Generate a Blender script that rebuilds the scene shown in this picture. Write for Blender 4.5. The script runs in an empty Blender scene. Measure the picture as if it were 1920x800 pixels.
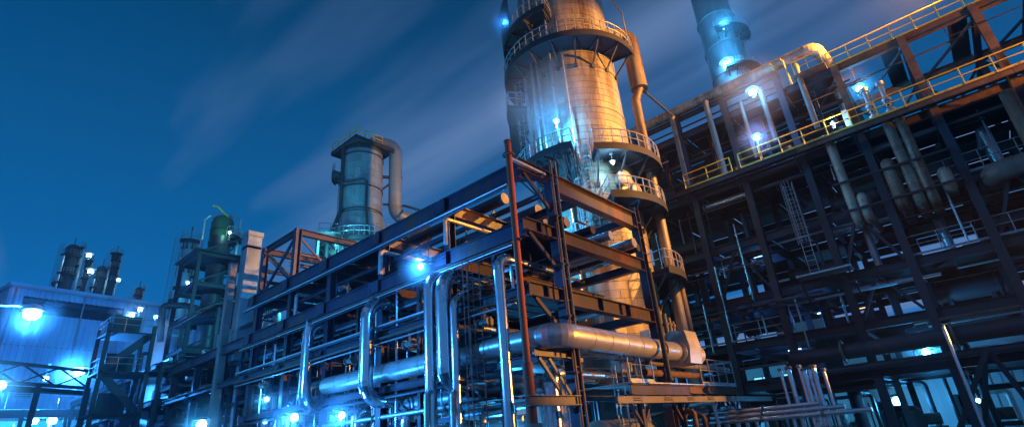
import bpy, math, random
from mathutils import Vector, Matrix

random.seed(11)
sc = bpy.context.scene
C = sc.collection
R = math.radians
V = Vector
UP = V((0, 0, 1))

# ------------------------------------------------------------------ camera
F_PX, PITCH, ROLL, YAW, EYE = 984.9, R(23.3), R(-5.03), R(49.75), 2.0
_fh = V((math.sin(YAW), math.cos(YAW), 0))
_rt = V((math.cos(YAW), -math.sin(YAW), 0))
CF = _fh * math.cos(PITCH) + UP * math.sin(PITCH)
_u = UP * math.cos(PITCH) - _fh * math.sin(PITCH)
CR = _rt * math.cos(ROLL) + _u * math.sin(ROLL)
CU = -_rt * math.sin(ROLL) + _u * math.cos(ROLL)
EYEP = V((0, 0, EYE))
cam = bpy.data.objects.new('camera', bpy.data.cameras.new('camera'))
C.objects.link(cam)
m = Matrix((CR, CU, -CF)).transposed().to_4x4()
m.translation = EYEP
cam.matrix_world = m
cam.data.sensor_width = 36
cam.data.lens = F_PX / 1920 * 36
cam.data.clip_start = 0.1
cam.data.clip_end = 3000
sc.camera = cam


def ray(x, y):
    return (CF * F_PX + CR * (x - 960) + CU * (400 - y)).normalized()


def at(x, y, X=None, Y=None, Z=None, D=None):
    """point on the ray of a photo pixel where it meets the plane X=, Y=, Z= or lies D metres off"""
    d = ray(x, y)
    if X is not None: t = X / d.x
    elif Y is not None: t = Y / d.y
    elif Z is not None: t = (Z - EYE) / d.z
    else: t = D / math.hypot(d.x, d.y)
    return EYEP + d * t


# ------------------------------------------------------------------ world: a clear dusk sky with wind-drawn cloud
w = bpy.data.worlds.new('World')
sc.world = w
w.use_nodes = True
nt = w.node_tree
N = nt.nodes
N.clear()
L = nt.links


def wn(t, **k):
    n = N.new(t)
    for a, b in k.items(): setattr(n, a, b)
    return n


out = wn('ShaderNodeOutputWorld')
bg = wn('ShaderNodeBackground')
bg.inputs['Strength'].default_value = 0.1
tc = wn('ShaderNodeTexCoord')
sky = wn('ShaderNodeTexSky', sky_type='NISHITA', sun_disc=False)
sky.sun_elevation = R(-3.0)
sky.sun_rotation = R(200)
sky.ozone_density = 6.0
sky.air_density = 1.0
sky.dust_density = 0.5
sky.altitude = 0
# even the twilight out to the deep blue of a long exposure
blue = wn('ShaderNodeMix', data_type='RGBA', blend_type='MIX')
blue.inputs[0].default_value = 0.96
L.new(sky.outputs[0], blue.inputs[6])
sep = wn('ShaderNodeSeparateXYZ')
L.new(tc.outputs['Generated'], sep.inputs[0])
elev = wn('ShaderNodeValToRGB')
elev.color_ramp.elements[0].position = 0.0
elev.color_ramp.elements[0].color = (0.005, 1.9, 6.2, 1)
elev.color_ramp.elements[1].position = 0.75
elev.color_ramp.elements[1].color = (0.01, 0.42, 1.25, 1)
e = elev.color_ramp.elements.new(0.35)
e.color = (0.005, 1.15, 3.5, 1)
L.new(sep.outputs['Z'], elev.inputs[0])
L.new(elev.outputs[0], blue.inputs[7])
# cloud sheet: planar projection, stretched along the wind
zc = wn('ShaderNodeMath', operation='MAXIMUM'); zc.inputs[1].default_value = 0.06
L.new(sep.outputs['Z'], zc.inputs[0])
dx = wn('ShaderNodeMath', operation='DIVIDE'); dy = wn('ShaderNodeMath', operation='DIVIDE')
L.new(sep.outputs['X'], dx.inputs[0]); L.new(zc.outputs[0], dx.inputs[1])
L.new(sep.outputs['Y'], dy.inputs[0]); L.new(zc.outputs[0], dy.inputs[1])
comb = wn('ShaderNodeCombineXYZ')
L.new(dx.outputs[0], comb.inputs[0]); L.new(dy.outputs[0], comb.inputs[1])
mp = wn('ShaderNodeMapping')
mp.inputs['Scale'].default_value = (0.13, 0.75, 1)
mp.inputs['Location'].default_value = (0.3, 1.7, 0)
vr = wn('ShaderNodeVectorRotate', rotation_type='Z_AXIS')
vr.inputs['Angle'].default_value = R(-88)
L.new(comb.outputs[0], vr.inputs['Vector'])
L.new(vr.outputs[0], mp.inputs[0])
nz = wn('ShaderNodeTexNoise')
nz.inputs['Scale'].default_value = 1.15
nz.inputs['Detail'].default_value = 5.0
nz.inputs['Roughness'].default_value = 0.5
nz.inputs['Distortion'].default_value = 0.25
L.new(mp.outputs[0], nz.inputs['Vector'])
cr = wn('ShaderNodeValToRGB')
cr.color_ramp.elements[0].position = 0.45
cr.color_ramp.elements[0].color = (0, 0, 0, 1)
cr.color_ramp.elements[1].position = 0.66
cr.color_ramp.elements[1].color = (1, 1, 1, 1)
L.new(nz.outputs['Fac'], cr.inputs[0])
cl = wn('ShaderNodeMix', data_type='RGBA', blend_type='MIX')
L.new(cr.outputs[0], cl.inputs[0])
L.new(blue.outputs[2], cl.inputs[6])
cl.inputs[7].default_value = (1.65, 2.75, 5.2, 1)
L.new(cl.outputs[2], bg.inputs['Color'])
L.new(bg.outputs[0], out.inputs['Surface'])

# a last trace of skylight from the west: the lowest sun of the allowed kind, far below daylight
sun = bpy.data.objects.new('sun', bpy.data.lights.new('sun', 'SUN'))
C.objects.link(sun)
sun.data.energy = 0.02
sun.data.angle = R(15)
sun.data.color = (0.35, 0.6, 1.0)
sun.rotation_euler = (R(55), 0, R(-60))

sc.view_settings.view_transform = 'Standard'
sc.view_settings.look = 'None'
sc.view_settings.gamma = 1
sc.view_settings.use_curve_mapping = False
sc.view_settings.exposure = 0
sc.render.engine = 'CYCLES'
sc.cycles.use_denoising = True
sc.cycles.max_bounces = 6
sc.cycles.diffuse_bounces = 3
sc.cycles.glossy_bounces = 3
sc.cycles.transmission_bounces = 3
sc.cycles.volume_bounces = 0
sc.cycles.sample_clamp_indirect = 3.0
sc.cycles.caustics_reflective = False
sc.cycles.caustics_refractive = False

# ------------------------------------------------------------------ materials (real base colours; all light comes from lamps and sky)
MAT = {}


def mat(name, col, rough=0.6, metal=0.0, var=0.25, scale=3.0, stain=None, stain_amt=0.5, bump=0.15, bump_scale=25.0,
        streak=False, rand=0.15, spec=0.4, rvar=0.15):
    if name in MAT: return MAT[name]
    mt = bpy.data.materials.new(name)
    mt.use_nodes = True
    t = mt.node_tree
    n, l = t.nodes, t.links
    p = n['Principled BSDF']
    p.inputs['Metallic'].default_value = metal
    p.inputs['Specular IOR Level'].default_value = spec
    geo = n.new('ShaderNodeNewGeometry')
    mpn = n.new('ShaderNodeMapping')
    l.new(geo.outputs['Position'], mpn.inputs[0])
    if streak: mpn.inputs['Scale'].default_value = (1, 1, 0.12)
    a = n.new('ShaderNodeTexNoise')
    a.inputs['Scale'].default_value = scale
    a.inputs['Detail'].default_value = 6
    a.inputs['Roughness'].default_value = 0.65
    l.new(mpn.outputs[0], a.inputs['Vector'])
    oi = n.new('ShaderNodeObjectInfo')
    # value variation: noise plus a small per-piece difference
    s1 = n.new('ShaderNodeMath'); s1.operation = 'MULTIPLY_ADD'
    s1.inputs[1].default_value = var * 2
    s1.inputs[2].default_value = 1 - var
    l.new(a.outputs['Fac'], s1.inputs[0])
    s2 = n.new('ShaderNodeMath'); s2.operation = 'MULTIPLY_ADD'
    s2.inputs[1].default_value = rand * 2
    s2.inputs[2].default_value = 1 - rand
    l.new(oi.outputs['Random'], s2.inputs[0])
    s3 = n.new('ShaderNodeMath'); s3.operation = 'MULTIPLY'
    l.new(s1.outputs[0], s3.inputs[0]); l.new(s2.outputs[0], s3.inputs[1])
    mul = n.new('ShaderNodeVectorMath'); mul.operation = 'SCALE'
    mul.inputs[0].default_value = col
    l.new(s3.outputs[0], mul.inputs['Scale'])
    src = mul.outputs[0]
    if stain is not None:
        b = n.new('ShaderNodeTexNoise')
        b.inputs['Scale'].default_value = scale * 0.45
        b.inputs['Detail'].default_value = 8
        b.inputs['Roughness'].default_value = 0.72
        l.new(mpn.outputs[0], b.inputs['Vector'])
        rp = n.new('ShaderNodeValToRGB')
        rp.color_ramp.elements[0].position = 0.62 - 0.25 * stain_amt
        rp.color_ramp.elements[0].color = (0, 0, 0, 1)
        rp.color_ramp.elements[1].position = 0.80 - 0.2 * stain_amt
        rp.color_ramp.elements[1].color = (1, 1, 1, 1)
        l.new(b.outputs['Fac'], rp.inputs[0])
        mx = n.new('ShaderNodeMix'); mx.data_type = 'RGBA'
        l.new(rp.outputs[0], mx.inputs[0])
        l.new(src, mx.inputs[6])
        mx.inputs[7].default_value = (*stain, 1)
        src = mx.outputs[2]
        if metal > 0:
            mm = n.new('ShaderNodeMath'); mm.operation = 'MULTIPLY_ADD'
            mm.inputs[1].default_value = -metal * 0.8
            mm.inputs[2].default_value = metal
            l.new(rp.outputs[0], mm.inputs[0])
            l.new(mm.outputs[0], p.inputs['Metallic'])
    l.new(src, p.inputs['Base Color'])
    rr = n.new('ShaderNodeMath'); rr.operation = 'MULTIPLY_ADD'
    rr.inputs[1].default_value = rvar * 2
    rr.inputs[2].default_value = rough - rvar
    l.new(a.outputs['Fac'], rr.inputs[0])
    l.new(rr.outputs[0], p.inputs['Roughness'])
    if bump:
        c = n.new('ShaderNodeTexNoise')
        c.inputs['Scale'].default_value = bump_scale
        c.inputs['Detail'].default_value = 4
        l.new(geo.outputs['Position'], c.inputs['Vector'])
        bp = n.new('ShaderNodeBump')
        bp.inputs['Strength'].default_value = bump
        bp.inputs['Distance'].default_value = 0.03
        l.new(c.outputs['Fac'], bp.inputs['Height'])
        l.new(bp.outputs[0], p.inputs['Normal'])
    MAT[name] = mt
    return mt


def glow(name, col, strength):
    if name in MAT: return MAT[name]
    mt = bpy.data.materials.new(name)
    mt.use_nodes = True
    n, l = mt.node_tree.nodes, mt.node_tree.links
    p = n['Principled BSDF']
    p.inputs['Base Color'].default_value = (0.8, 0.8, 0.8, 1)
    p.inputs['Emission Color'].default_value = (*col, 1)
    p.inputs['Emission Strength'].default_value = strength
    MAT[name] = mt
    return mt


RUST = (0.17, 0.06, 0.025)
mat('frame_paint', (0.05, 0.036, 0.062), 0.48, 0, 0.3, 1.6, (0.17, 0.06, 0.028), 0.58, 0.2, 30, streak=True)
mat('frame_rust', (0.19, 0.105, 0.07), 0.75, 0, 0.35, 2.5, (0.10, 0.045, 0.03), 0.6, 0.3, 30)
mat('red_lead', (0.46, 0.095, 0.035), 0.6, 0, 0.25, 2.0, (0.14, 0.05, 0.03), 0.4, 0.15, 30, streak=True)
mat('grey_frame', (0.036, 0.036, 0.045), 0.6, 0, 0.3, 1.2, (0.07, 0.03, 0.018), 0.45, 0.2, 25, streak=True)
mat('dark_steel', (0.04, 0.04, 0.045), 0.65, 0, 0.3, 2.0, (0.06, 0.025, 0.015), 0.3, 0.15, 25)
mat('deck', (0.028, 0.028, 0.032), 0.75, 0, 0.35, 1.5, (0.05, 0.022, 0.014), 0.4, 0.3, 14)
mat('aluminium', (0.72, 0.73, 0.75), 0.21, 1.0, 0.10, 2.5, (0.25, 0.22, 0.2), 0.12, 0.035, 4.0, rand=0.12, rvar=0.07)
mat('dull_aluminium', (0.58, 0.58, 0.58), 0.4, 0.85, 0.2, 2.5, (0.20, 0.15, 0.12), 0.35, 0.06, 4.0, rand=0.15, rvar=0.12)
mat('dark_pipe', (0.05, 0.05, 0.06), 0.45, 0.3, 0.25, 2.5, RUST, 0.35, 0.15, 12)
mat('tower_clad', (0.44, 0.37, 0.27), 0.5, 0.2, 0.48, 1.3, (0.09, 0.045, 0.02), 0.8, 0.2, 3.0, streak=True, rand=0.14)
mat('tower_clad_blue', (0.30, 0.36, 0.38), 0.5, 0.35, 0.25, 1.0, (0.14, 0.15, 0.06), 0.55, 0.2, 3.0, streak=True, rand=0.14)
mat('tower_under', (0.08, 0.075, 0.07), 0.8, 0)
mat('green_clad', (0.045, 0.12, 0.07), 0.5, 0.2, 0.3, 1.6, (0.08, 0.06, 0.03), 0.5, 0.15, 6, streak=True)
mat('rail_yellow', (0.75, 0.48, 0.05), 0.5, 0, 0.2, 4.0, RUST, 0.2, 0.0)
mat('rail_grey', (0.32, 0.32, 0.33), 0.5, 0.2, 0.2, 4.0, RUST, 0.25, 0.0)
mat('galvanised', (0.50, 0.51, 0.52), 0.42, 0.7, 0.2, 5.0, (0.3, 0.28, 0.27), 0.3, 0.08, 20)
mat('white_sheet', (0.66, 0.68, 0.70), 0.5, 0.1, 0.12, 0.6, (0.36, 0.35, 0.33), 0.25, 0.05, 6, streak=True, rand=0.06)
mat('pale_blue_sheet', (0.34, 0.50, 0.66), 0.5, 0.1, 0.14, 0.6, (0.22, 0.27, 0.32), 0.35, 0.05, 6, streak=True, rand=0.08)
mat('concrete', (0.34, 0.33, 0.31), 0.85, 0, 0.25, 1.5, (0.18, 0.17, 0.16), 0.4, 0.3, 25)
mat('asphalt', (0.055, 0.055, 0.058), 0.8, 0, 0.3, 0.8, (0.03, 0.03, 0.03), 0.5, 0.4, 30)
mat('valve_paint', (0.20, 0.17, 0.14), 0.5, 0.1, 0.25, 4.0, RUST, 0.35, 0.15, 20)
mat('cladding_box', (0.55, 0.50, 0.45), 0.42, 0.5, 0.15, 2.0, (0.28, 0.2, 0.15), 0.3, 0.1, 5)
mat('silver_paint', (0.62, 0.57, 0.52), 0.36, 0.55, 0.14, 2.0, (0.30, 0.2, 0.14), 0.3, 0.05, 4.0, rand=0.12)
mat('lamp_body', (0.25, 0.25, 0.26), 0.4, 0.6, 0.1, 5.0, None, 0, 0.0)
mat('stack_clad', (0.42, 0.40, 0.38), 0.55, 0.1, 0.2, 0.35, (0.2, 0.17, 0.15), 0.45, 0.1, 3.0, streak=True)
mat('black_print', (0.02, 0.02, 0.02), 0.7, 0, 0.0, 5.0, None, 0, 0.0, rand=0)

BLUE = (0.025, 0.27, 1.0)
CYAN = (0.035, 0.42, 1.0)
PALE = (0.30, 0.70, 1.0)
SODIUM = (1.0, 0.41, 0.045)
glow('lamp_blue', (0.22, 0.62, 1.0), 30.0)
glow('lamp_white', (0.3, 0.7, 1.0), 22.0)
glow('lamp_sodium', (1.0, 0.6, 0.2), 45.0)
glow('tube_glow', (0.5, 0.85, 1.0), 4.0)
glow('lit_pane', (0.2, 0.65, 1.0), 1.6)
glow('lit_pane_warm', (1.0, 0.62, 0.25), 1.6)

# ------------------------------------------------------------------ mesh building
ORG = {}


def frame_of(d, up=UP):
    d = d.normalized()
    if abs(d.dot(up)) > 0.98: up = V((0, 1, 0))
    s = d.cross(up).normalized()
    return d, s, s.cross(d).normalized()


class MB:
    def __init__(self):
        self.v, self.f = [], []

    def add(self, vs, fs):
        n = len(self.v)
        self.v += [tuple(x) for x in vs]
        self.f += [tuple(i + n for i in q) for q in fs]
        return self

    def box(self, x0, x1, y0, y1, z0, z1):
        return self.add([(x, y, z) for z in (z0, z1) for y in (y0, y1) for x in (x0, x1)],
                        [(0, 2, 3, 1), (4, 5, 7, 6), (0, 1, 5, 4), (2, 6, 7, 3), (0, 4, 6, 2), (1, 3, 7, 5)])

    def extrude(self, prof, a, b, up=UP):
        """profile (s, t) swept straight from a to b"""
        a, b = V(a), V(b)
        d, s, t = frame_of(b - a, up)
        n = len(prof)
        vs = [a + s * p + t * q for p, q in prof] + [b + s * p + t * q for p, q in prof]
        fs = [(i, (i + 1) % n, n + (i + 1) % n, n + i) for i in range(n)]
        return self.add(vs, fs + [tuple(range(n))[::-1], tuple(range(n, 2 * n))])

    def bar(self, a, b, w, h, up=UP):
        return self.extrude([(-w / 2, -h / 2), (w / 2, -h / 2), (w / 2, h / 2), (-w / 2, h / 2)], a, b, up)

    def ibeam(self, a, b, d, w, tf=0.03, tw=0.02, up=UP):
        """rolled H section: d deep along up, flanges w wide"""
        h, k, g = d / 2, w / 2, tw / 2
        pr = [(-k, -h), (k, -h), (k, -h + tf), (g, -h + tf), (g, h - tf), (k, h - tf), (k, h), (-k, h), (-k, h - tf),
              (-g, h - tf), (-g, -h + tf), (-k, -h + tf)]
        return self.extrude(pr, a, b, up)

    def tube(self, a, b, r, n=10, r2=None, cap=True):
        a, b = V(a), V(b)
        r2 = r if r2 is None else r2
        d, s, t = frame_of(b - a)
        cs = [(math.cos(2 * math.pi * i / n), math.sin(2 * math.pi * i / n)) for i in range(n)]
        vs = [a + (s * c + t * q) * r for c, q in cs] + [b + (s * c + t * q) * r2 for c, q in cs]
        fs = [(i, (i + 1) % n, n + (i + 1) % n, n + i) for i in range(n)]
        if cap: fs += [tuple(range(n))[::-1], tuple(range(n, 2 * n))]
        return self.add(vs, fs)

    def path(self, pts, r, n=6, closed=False):
        """thin rod along a polyline with mitred corners"""
        P = [V(p) for p in pts]
        k = len(P)
        ref = None
        vs = []
        for i in range(k):
            if closed: d = P[(i + 1) % k] - P[i - 1]
            else: d = P[min(i + 1, k - 1)] - P[max(i - 1, 0)]
            d.normalize()
            if ref is None: _, ref, _ = frame_of(d)
            s = (ref - d * ref.dot(d))
            s = s.normalized() if s.length > 1e-6 else frame_of(d)[1]
            ref = s
            t = d.cross(s)
            vs += [P[i] + (s * math.cos(2 * math.pi * j / n) + t * math.sin(2 * math.pi * j / n)) * r for j in range(n)]
        fs = []
        for i in range(k if closed else k - 1):
            a, b = i * n, ((i + 1) % k) * n
            fs += [(a + j, a + (j + 1) % n, b + (j + 1) % n, b + j) for j in range(n)]
        if not closed: fs += [tuple(range(n))[::-1], tuple(range((k - 1) * n, k * n))]
        return self.add(vs, fs)

    def lathe(self, prof, c, n=32, a0=0.0, a1=360.0, close=True):
        """(radius, z) profile turned about the vertical through c"""
        full = abs(a1 - a0) >= 359.9
        k = n if full else n + 1
        vs, fs = [], []
        for r, z in prof:
            for i in range(k):
                a = R(a0 + (a1 - a0) * i / n)
                vs.append((c[0] + r * math.cos(a), c[1] + r * math.sin(a), c[2] + z))
        for j in range(len(prof) - 1):
            for i in range(n):
                i2 = (i + 1) % k
                fs.append((j * k + i, j * k + i2, (j + 1) * k + i2, (j + 1) * k + i))
        if not full and close:
            fs.append(tuple(j * k for j in range(len(prof)))[::-1])
            fs.append(tuple(j * k + n for j in range(len(prof))))
        return self.add(vs, fs)

    def sector(self, c, r0, r1, z0, z1, a0, a1, n=24):
        """annular slab"""
        full = abs(a1 - a0) >= 359.9
        return self.lathe([(r0, z0), (r1, z0), (r1, z1), (r0, z1), (r0, z0)], c, n, a0, a1, close=not full)

    def ball(self, c, r, n=10, sq=1.0):
        pr = [(max(0.001, r * math.sin(math.pi * i / 6)), -r * sq * math.cos(math.pi * i / 6)) for i in range(7)]
        return self.lathe(pr, c, n)

    def build(self, name, material, parent=None, sharp=30, org=None):
        o = ORG.get(parent.name, V((0, 0, 0))) if parent else V(org or (0, 0, 0))
        me = bpy.data.meshes.new(name)
        me.from_pydata([(x - o.x, y - o.y, z - o.z) for x, y, z in self.v], [], self.f)
        me.materials.append(MAT[material])
        me.polygons.foreach_set('use_smooth', [True] * len(me.polygons))
        me.set_sharp_from_angle(angle=R(sharp))
        ob = bpy.data.objects.new(name, me)
        C.objects.link(ob)
        if parent: ob.parent = parent
        else: ob.location = o
        ORG[ob.name] = o
        return ob


def tag(o, label, cat, group=None):
    o['label'] = label
    o['category'] = cat
    if group: o['group'] = group
    return o


def thing(name, label, cat, loc=(0, 0, 0), group=None):
    o = bpy.data.objects.new(name, None)
    C.objects.link(o)
    o.location = loc
    o.empty_display_size = 0.5
    ORG[o.name] = V(loc)
    return tag(o, label, cat, group)


def struct(o):
    o['kind'] = 'structure'
    return o


def dup(o, parent, loc=None, rot=None):
    c = o.copy()
    C.objects.link(c)
    c.parent = parent
    if loc is not None: c.location = loc
    if rot is not None: c.rotation_euler = rot
    ORG[c.name] = ORG[o.name]
    return c


# ------------------------------------------------------------------ generic builders
def pipe(label, pts, r, material='aluminium', seg=1.3, bend=1.6, name='pipe', n=20, cat='pipe', group=None, parent=None,
         cap=True, flange=(), bead=1.018, fl=0.0):
    """insulated pipe: jacket sections with lapped seams and lobster-back elbows, each a part"""
    P = [V(p) for p in pts]
    base = parent or thing(name, label, cat, min(P, key=lambda p: p.z), group)
    rb = r * bend
    prev = P[0]
    k = len(P)
    for i in range(1, k):
        d = (P[i] - P[i - 1]).normalized()
        end = P[i]
        if i < k - 1:
            d2 = (P[i + 1] - P[i]).normalized()
            ang = d.angle(d2)
            tl = min(rb * math.tan(ang / 2), 0.48 * (P[i] - P[i - 1]).length, 0.48 * (P[i + 1] - P[i]).length)
            end = P[i] - d * tl
        ln = (end - prev).length
        m_ = max(1, round(ln / seg))
        for j in range(m_):
            a, b = prev + d * (ln * j / m_), prev + d * (ln * (j + 1) / m_)
            q = MB().tube(a, b - d * min(0.05, ln / m_ * 0.2), r, n, r2=r * 0.997, cap=cap)
            q.tube(b - d * min(0.07, ln / m_ * 0.25), b - d * 0.002, r * bead + 0.002, n)
            q.build('cladding_section', material, base, 26)
        if i < k - 1:
            # elbow
            q = MB()
            ax = d.cross(d2).normalized()
            rad = tl / math.tan(ang / 2)
            cen = end + (Matrix.Rotation(math.pi / 2, 3, ax) @ d) * rad
            g = max(2, round(7 * ang / (math.pi / 2)))
            arm = end - cen
            for j in range(g):
                rings = []
                for t_, rr in ((j / g, r * 1.0), ((j + 1) / g, r * 1.025)):
                    M = Matrix.Rotation(ang * t_, 3, ax)
                    c0 = cen + M @ arm
                    e1 = (M @ arm).normalized()
                    rings.append([c0 + (e1 * math.cos(2 * math.pi * s / n) + ax * math.sin(2 * math.pi * s / n)) * rr for s in range(n)])
                fs = [(s, (s + 1) % n, n + (s + 1) % n, n + s) for s in range(n)]
                fs += [tuple(range(n)), tuple(range(n, 2 * n))[::-1]]
                q.add(rings[0] + rings[1], [f[::-1] for f in fs])
            q.build('elbow', material, base, 26)
            prev = cen + (Matrix.Rotation(ang, 3, ax) @ arm)
        else:
            prev = end
    if fl:
        for a, b in zip(P[:-1], P[1:]):
            ln = (b - a).length
            for j in range(int(ln / fl)):
                flange = tuple(flange) + ((a + (b - a).normalized() * (fl * (j + 0.55)), b - a),)
    for fp, fd in flange:
        fp, fd = V(fp), V(fd).normalized()
        q = MB().tube(fp - fd * 0.05, fp - fd * 0.004, r * 1.5, n).tube(fp + fd * 0.004, fp + fd * 0.05, r * 1.5, n)
        for s in range(8):
            _, e1, e2 = frame_of(fd)
            c0 = fp + (e1 * math.cos(s * math.pi / 4) + e2 * math.sin(s * math.pi / 4)) * r * 1.28
            q.tube(c0 - fd * 0.09, c0 + fd * 0.09, r * 0.1, 6)
        q.build('flange', 'valve_paint', base, 26)
    return base


def railing_mesh(pts, h=1.1, posts=None, spacing=1.4, r=0.022, kick=True, closed=False):
    P = [V(p) for p in pts]
    q = MB()
    q.path([p + UP * h for p in P], r, 6)
    q.path([p + UP * h * 0.55 for p in P], r * 0.85, 6)
    if kick:
        for a, b in zip(P[:-1], P[1:]):
            q.bar(a + UP * 0.07, b + UP * 0.07, 0.012, 0.12)
    return q


def post_points(pts, spacing):
    P = [V(p) for p in pts]
    out_ = []
    for a, b in zip(P[:-1], P[1:]):
        n = max(1, round((b - a).length / spacing))
        out_ += [a.lerp(b, i / n) for i in range(n)]
    return out_ + [P[-1]]


POST = {}


def railing(parent, pts, h=1.1, spacing=1.5, material='rail_yellow', r=0.024, kick=True, name='railing'):
    """railing part: rails in one mesh, every post a piece of its own"""
    rl = railing_mesh(pts, h, r=r, kick=kick).build(name, material, parent)
    o = ORG[parent.name]
    key = (material, h, r)
    for p in post_points(pts, spacing):
        if key not in POST:
            POST[key] = MB().tube((0, 0, 0), (0, 0, h - 0.001), r, 6).build('post', material, None)
            ps = POST[key]
            ps.parent = rl
            ps.location = p - o
        else:
            dup(POST[key], rl, p - o)
    return rl


def ladder_mesh(base, h, face, w=0.45, cage=True, r=0.018):
    """vertical ladder with hoops; face = horizontal direction the climber's back points to"""
    b, f = V(base), V(face).normalized()
    s = f.cross(UP)
    q = MB()
    for k_ in (-1, 1): q.bar(b + s * k_ * w / 2, b + s * k_ * w / 2 + UP * h, 0.03, 0.06, f)
    for i in range(int(h / 0.3)):
        z = UP * (0.15 + i * 0.3)
        q.tube(b - s * w / 2 + z, b + s * w / 2 + z, r * 0.8, 5)
    if cage:
        hp = []
        for i in range(int((h - 2.0) / 0.9) + 1):
            z = UP * (2.2 + i * 0.9)
            arc = [b + z + s * (w * 0.78 * math.cos(R(t))) + f * (0.75 * math.sin(R(t))) for t in range(0, 181, 20)]
            q.path(arc, r, 4)
        for t in (25, 60, 90, 120, 155):
            o = s * (w * 0.78 * math.cos(R(t))) + f * (0.75 * math.sin(R(t)))
            q.path([b + o + UP * 2.1, b + o + UP * h], r * 0.9, 4)
    return q


def lamp_light(parent, pos, power, col, radius=0.12, spot=None, aim=None, blend=0.4):
    l = bpy.data.lights.new('lamp_light', 'SPOT' if spot else 'POINT')
    l.energy = power * (0.4 if not spot else 1.0)
    l.color = col
    l.shadow_soft_size = radius
    o = bpy.data.objects.new('lamp_light', l)
    C.objects.link(o)
    o.parent = parent
    o.location = V(pos) - ORG[parent.name]
    if spot:
        l.spot_size = R(spot)
        l.spot_blend = blend
        o.rotation_euler = (V(aim) - V(pos)).to_track_quat('-Z', 'Y').to_euler()
    return o


HALO = []


def flood(label, pos, power, col=BLUE, bulb=0.12, stem=None, glowmat='lamp_blue', aim=None, group=None, name='work_light', spot=None, halo=None):
    """jelly-jar work light: stem or bracket, collar, guard rings and a glowing globe"""
    p = V(pos)
    st = V(stem) if stem is not None else V((0, 0, -0.9))
    base = thing(name, label, 'lamp', p + st, group)
    MB().path([p + st, p + st * 0.25 + UP * 0.0, p - UP * bulb * 0.8], 0.03, 6).build('stem', 'lamp_body', base)
    MB().lathe([(bulb * 0.4, -bulb * 1.5), (bulb * 0.75, -bulb * 1.4), (bulb * 0.75, -bulb * 0.8), (bulb * 0.4, -bulb * 0.78)], p, 12).build('collar', 'lamp_body', base)
    MB().ball(p, bulb, 14, 1.15).build('globe', glowmat, base)
    q = MB()
    for k_ in range(4):
        a = k_ * math.pi / 4
        arc = [p + V((math.cos(a), math.sin(a), 0)) * (bulb * 1.2 * math.sin(R(t))) + UP * (bulb * 1.35 * math.cos(R(t))) for t in range(-120, 121, 40)]
        q.path(arc, 0.006, 4)
    q.build('guard', 'lamp_body', base)
    sd = V((st.x, st.y, 0)).normalized() if abs(st.x) + abs(st.y) > 0.05 else V((0, 1, 0))
    c_ = p + st
    MB().box(c_.x - 0.09, c_.x + 0.09, c_.y - 0.09, c_.y + 0.09, c_.z - 0.12, c_.z + 0.12).build('junction_box', 'lamp_body', base)
    MB().lathe([(bulb * 0.5, bulb * 1.75), (bulb * 1.5, bulb * 1.45), (bulb * 1.9, bulb * 1.05), (bulb * 1.84, bulb * 1.02)], p, 14).build('hood', 'lamp_body', base)
    if power:
        lamp_light(base, p + V((CR.x, CR.y, 0)) * -bulb * 0.6 - V((CF.x, CF.y, 0)) * bulb * 2.6 - UP * bulb * 0.6, power, col, bulb, spot, aim)
    if halo: HALO.append((p, halo, label))
    return base

# ================================================================== the setting
struct(MB().box(-400, 600, -300, 700, -0.5, 0).build('ground', 'asphalt'))
struct(MB().box(12.0, 60, -30, 120, 0.0, 0.12).build('plant_slab', 'concrete'))

# ================================================================== near pipe rack
TZ = (12.3, 9.75, 7.2)               # top of steel of the three tiers
XA, XB, XO = 15.0, 23.6, 14.55       # column lines and the outer stringer
YE = 11.65                           # the end frame facing the camera
FR = [16.5, 21.5, 26.5, 31.1, 35.7, 40.5, 45.5, 50.5]
rack = thing('pipe_rack', 'long dark steel pipe rack with three tiers running back from the tall red pipe', 'pipe rack', (16.4, YE, 0.12))


def ib(a, b, d, w, name='beam', m_='frame_paint', up=UP, stiff=0, **k):
    q = MB().ibeam(a, b, d, w, up=up, **k)
    a, b = V(a), V(b)
    if stiff:
        dd, s, t = frame_of(b - a, up)
        n = int((b - a).length / stiff)
        for i in range(1, n + 1):
            c = a + dd * ((b - a).length * i / (n + 1))
            q.bar(c - t * (d / 2 - 0.03), c + t * (d / 2 - 0.03), w - 0.02, 0.02, dd)
    return q.build(name, m_, rack)


# end frame: two wide columns with stiffener plates, three heavy cross beams running out past the column to the red pipe
for x_, wd in ((16.45, 0.46), (XB, 0.42)):
    ib((x_, YE, 0.12), (x_, YE, TZ[0] + 0.35), wd, 0.40, 'column', up=V((1, 0, 0)), stiff=0.85)
for i, (zt, d) in enumerate(zip(TZ, (0.84, 0.6, 0.6))):
    ib((16.70, YE, zt - d / 2), (XB - 0.22, YE, zt - d / 2), d, 0.40, stiff=2.3 if i == 2 else 0)
    ib((XO - 0.2, YE, zt - 0.25), (16.2, YE, zt - 0.25), 0.5, 0.34, 'outrigger', stiff=1.0)
    MB().bar((XO + 0.1, YE, zt - 0.5), (16.25, YE, zt - 1.75), 0.16, 0.10, V((0, 1, 0))).build('knee_brace', 'frame_paint', rack)
# low bracket with twin knee braces beside the red pipe
ib((14.3, YE, 4.75), (16.2, YE, 4.75), 0.34, 0.34, 'outrigger', 'valve_paint')
for dx_ in (0.0, 0.55):
    MB().bar((14.5 + dx_, YE, 4.55), (16.2, YE, 2.75 + dx_ * 0.9), 0.12, 0.10, V((0, 1, 0))).build('knee_brace', 'valve_paint', rack)
ib((13.1, YE - 0.45, 3.1), (15.9, YE - 0.45, 3.1), 0.32, 0.3, 'outrigger', 'valve_paint')
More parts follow.
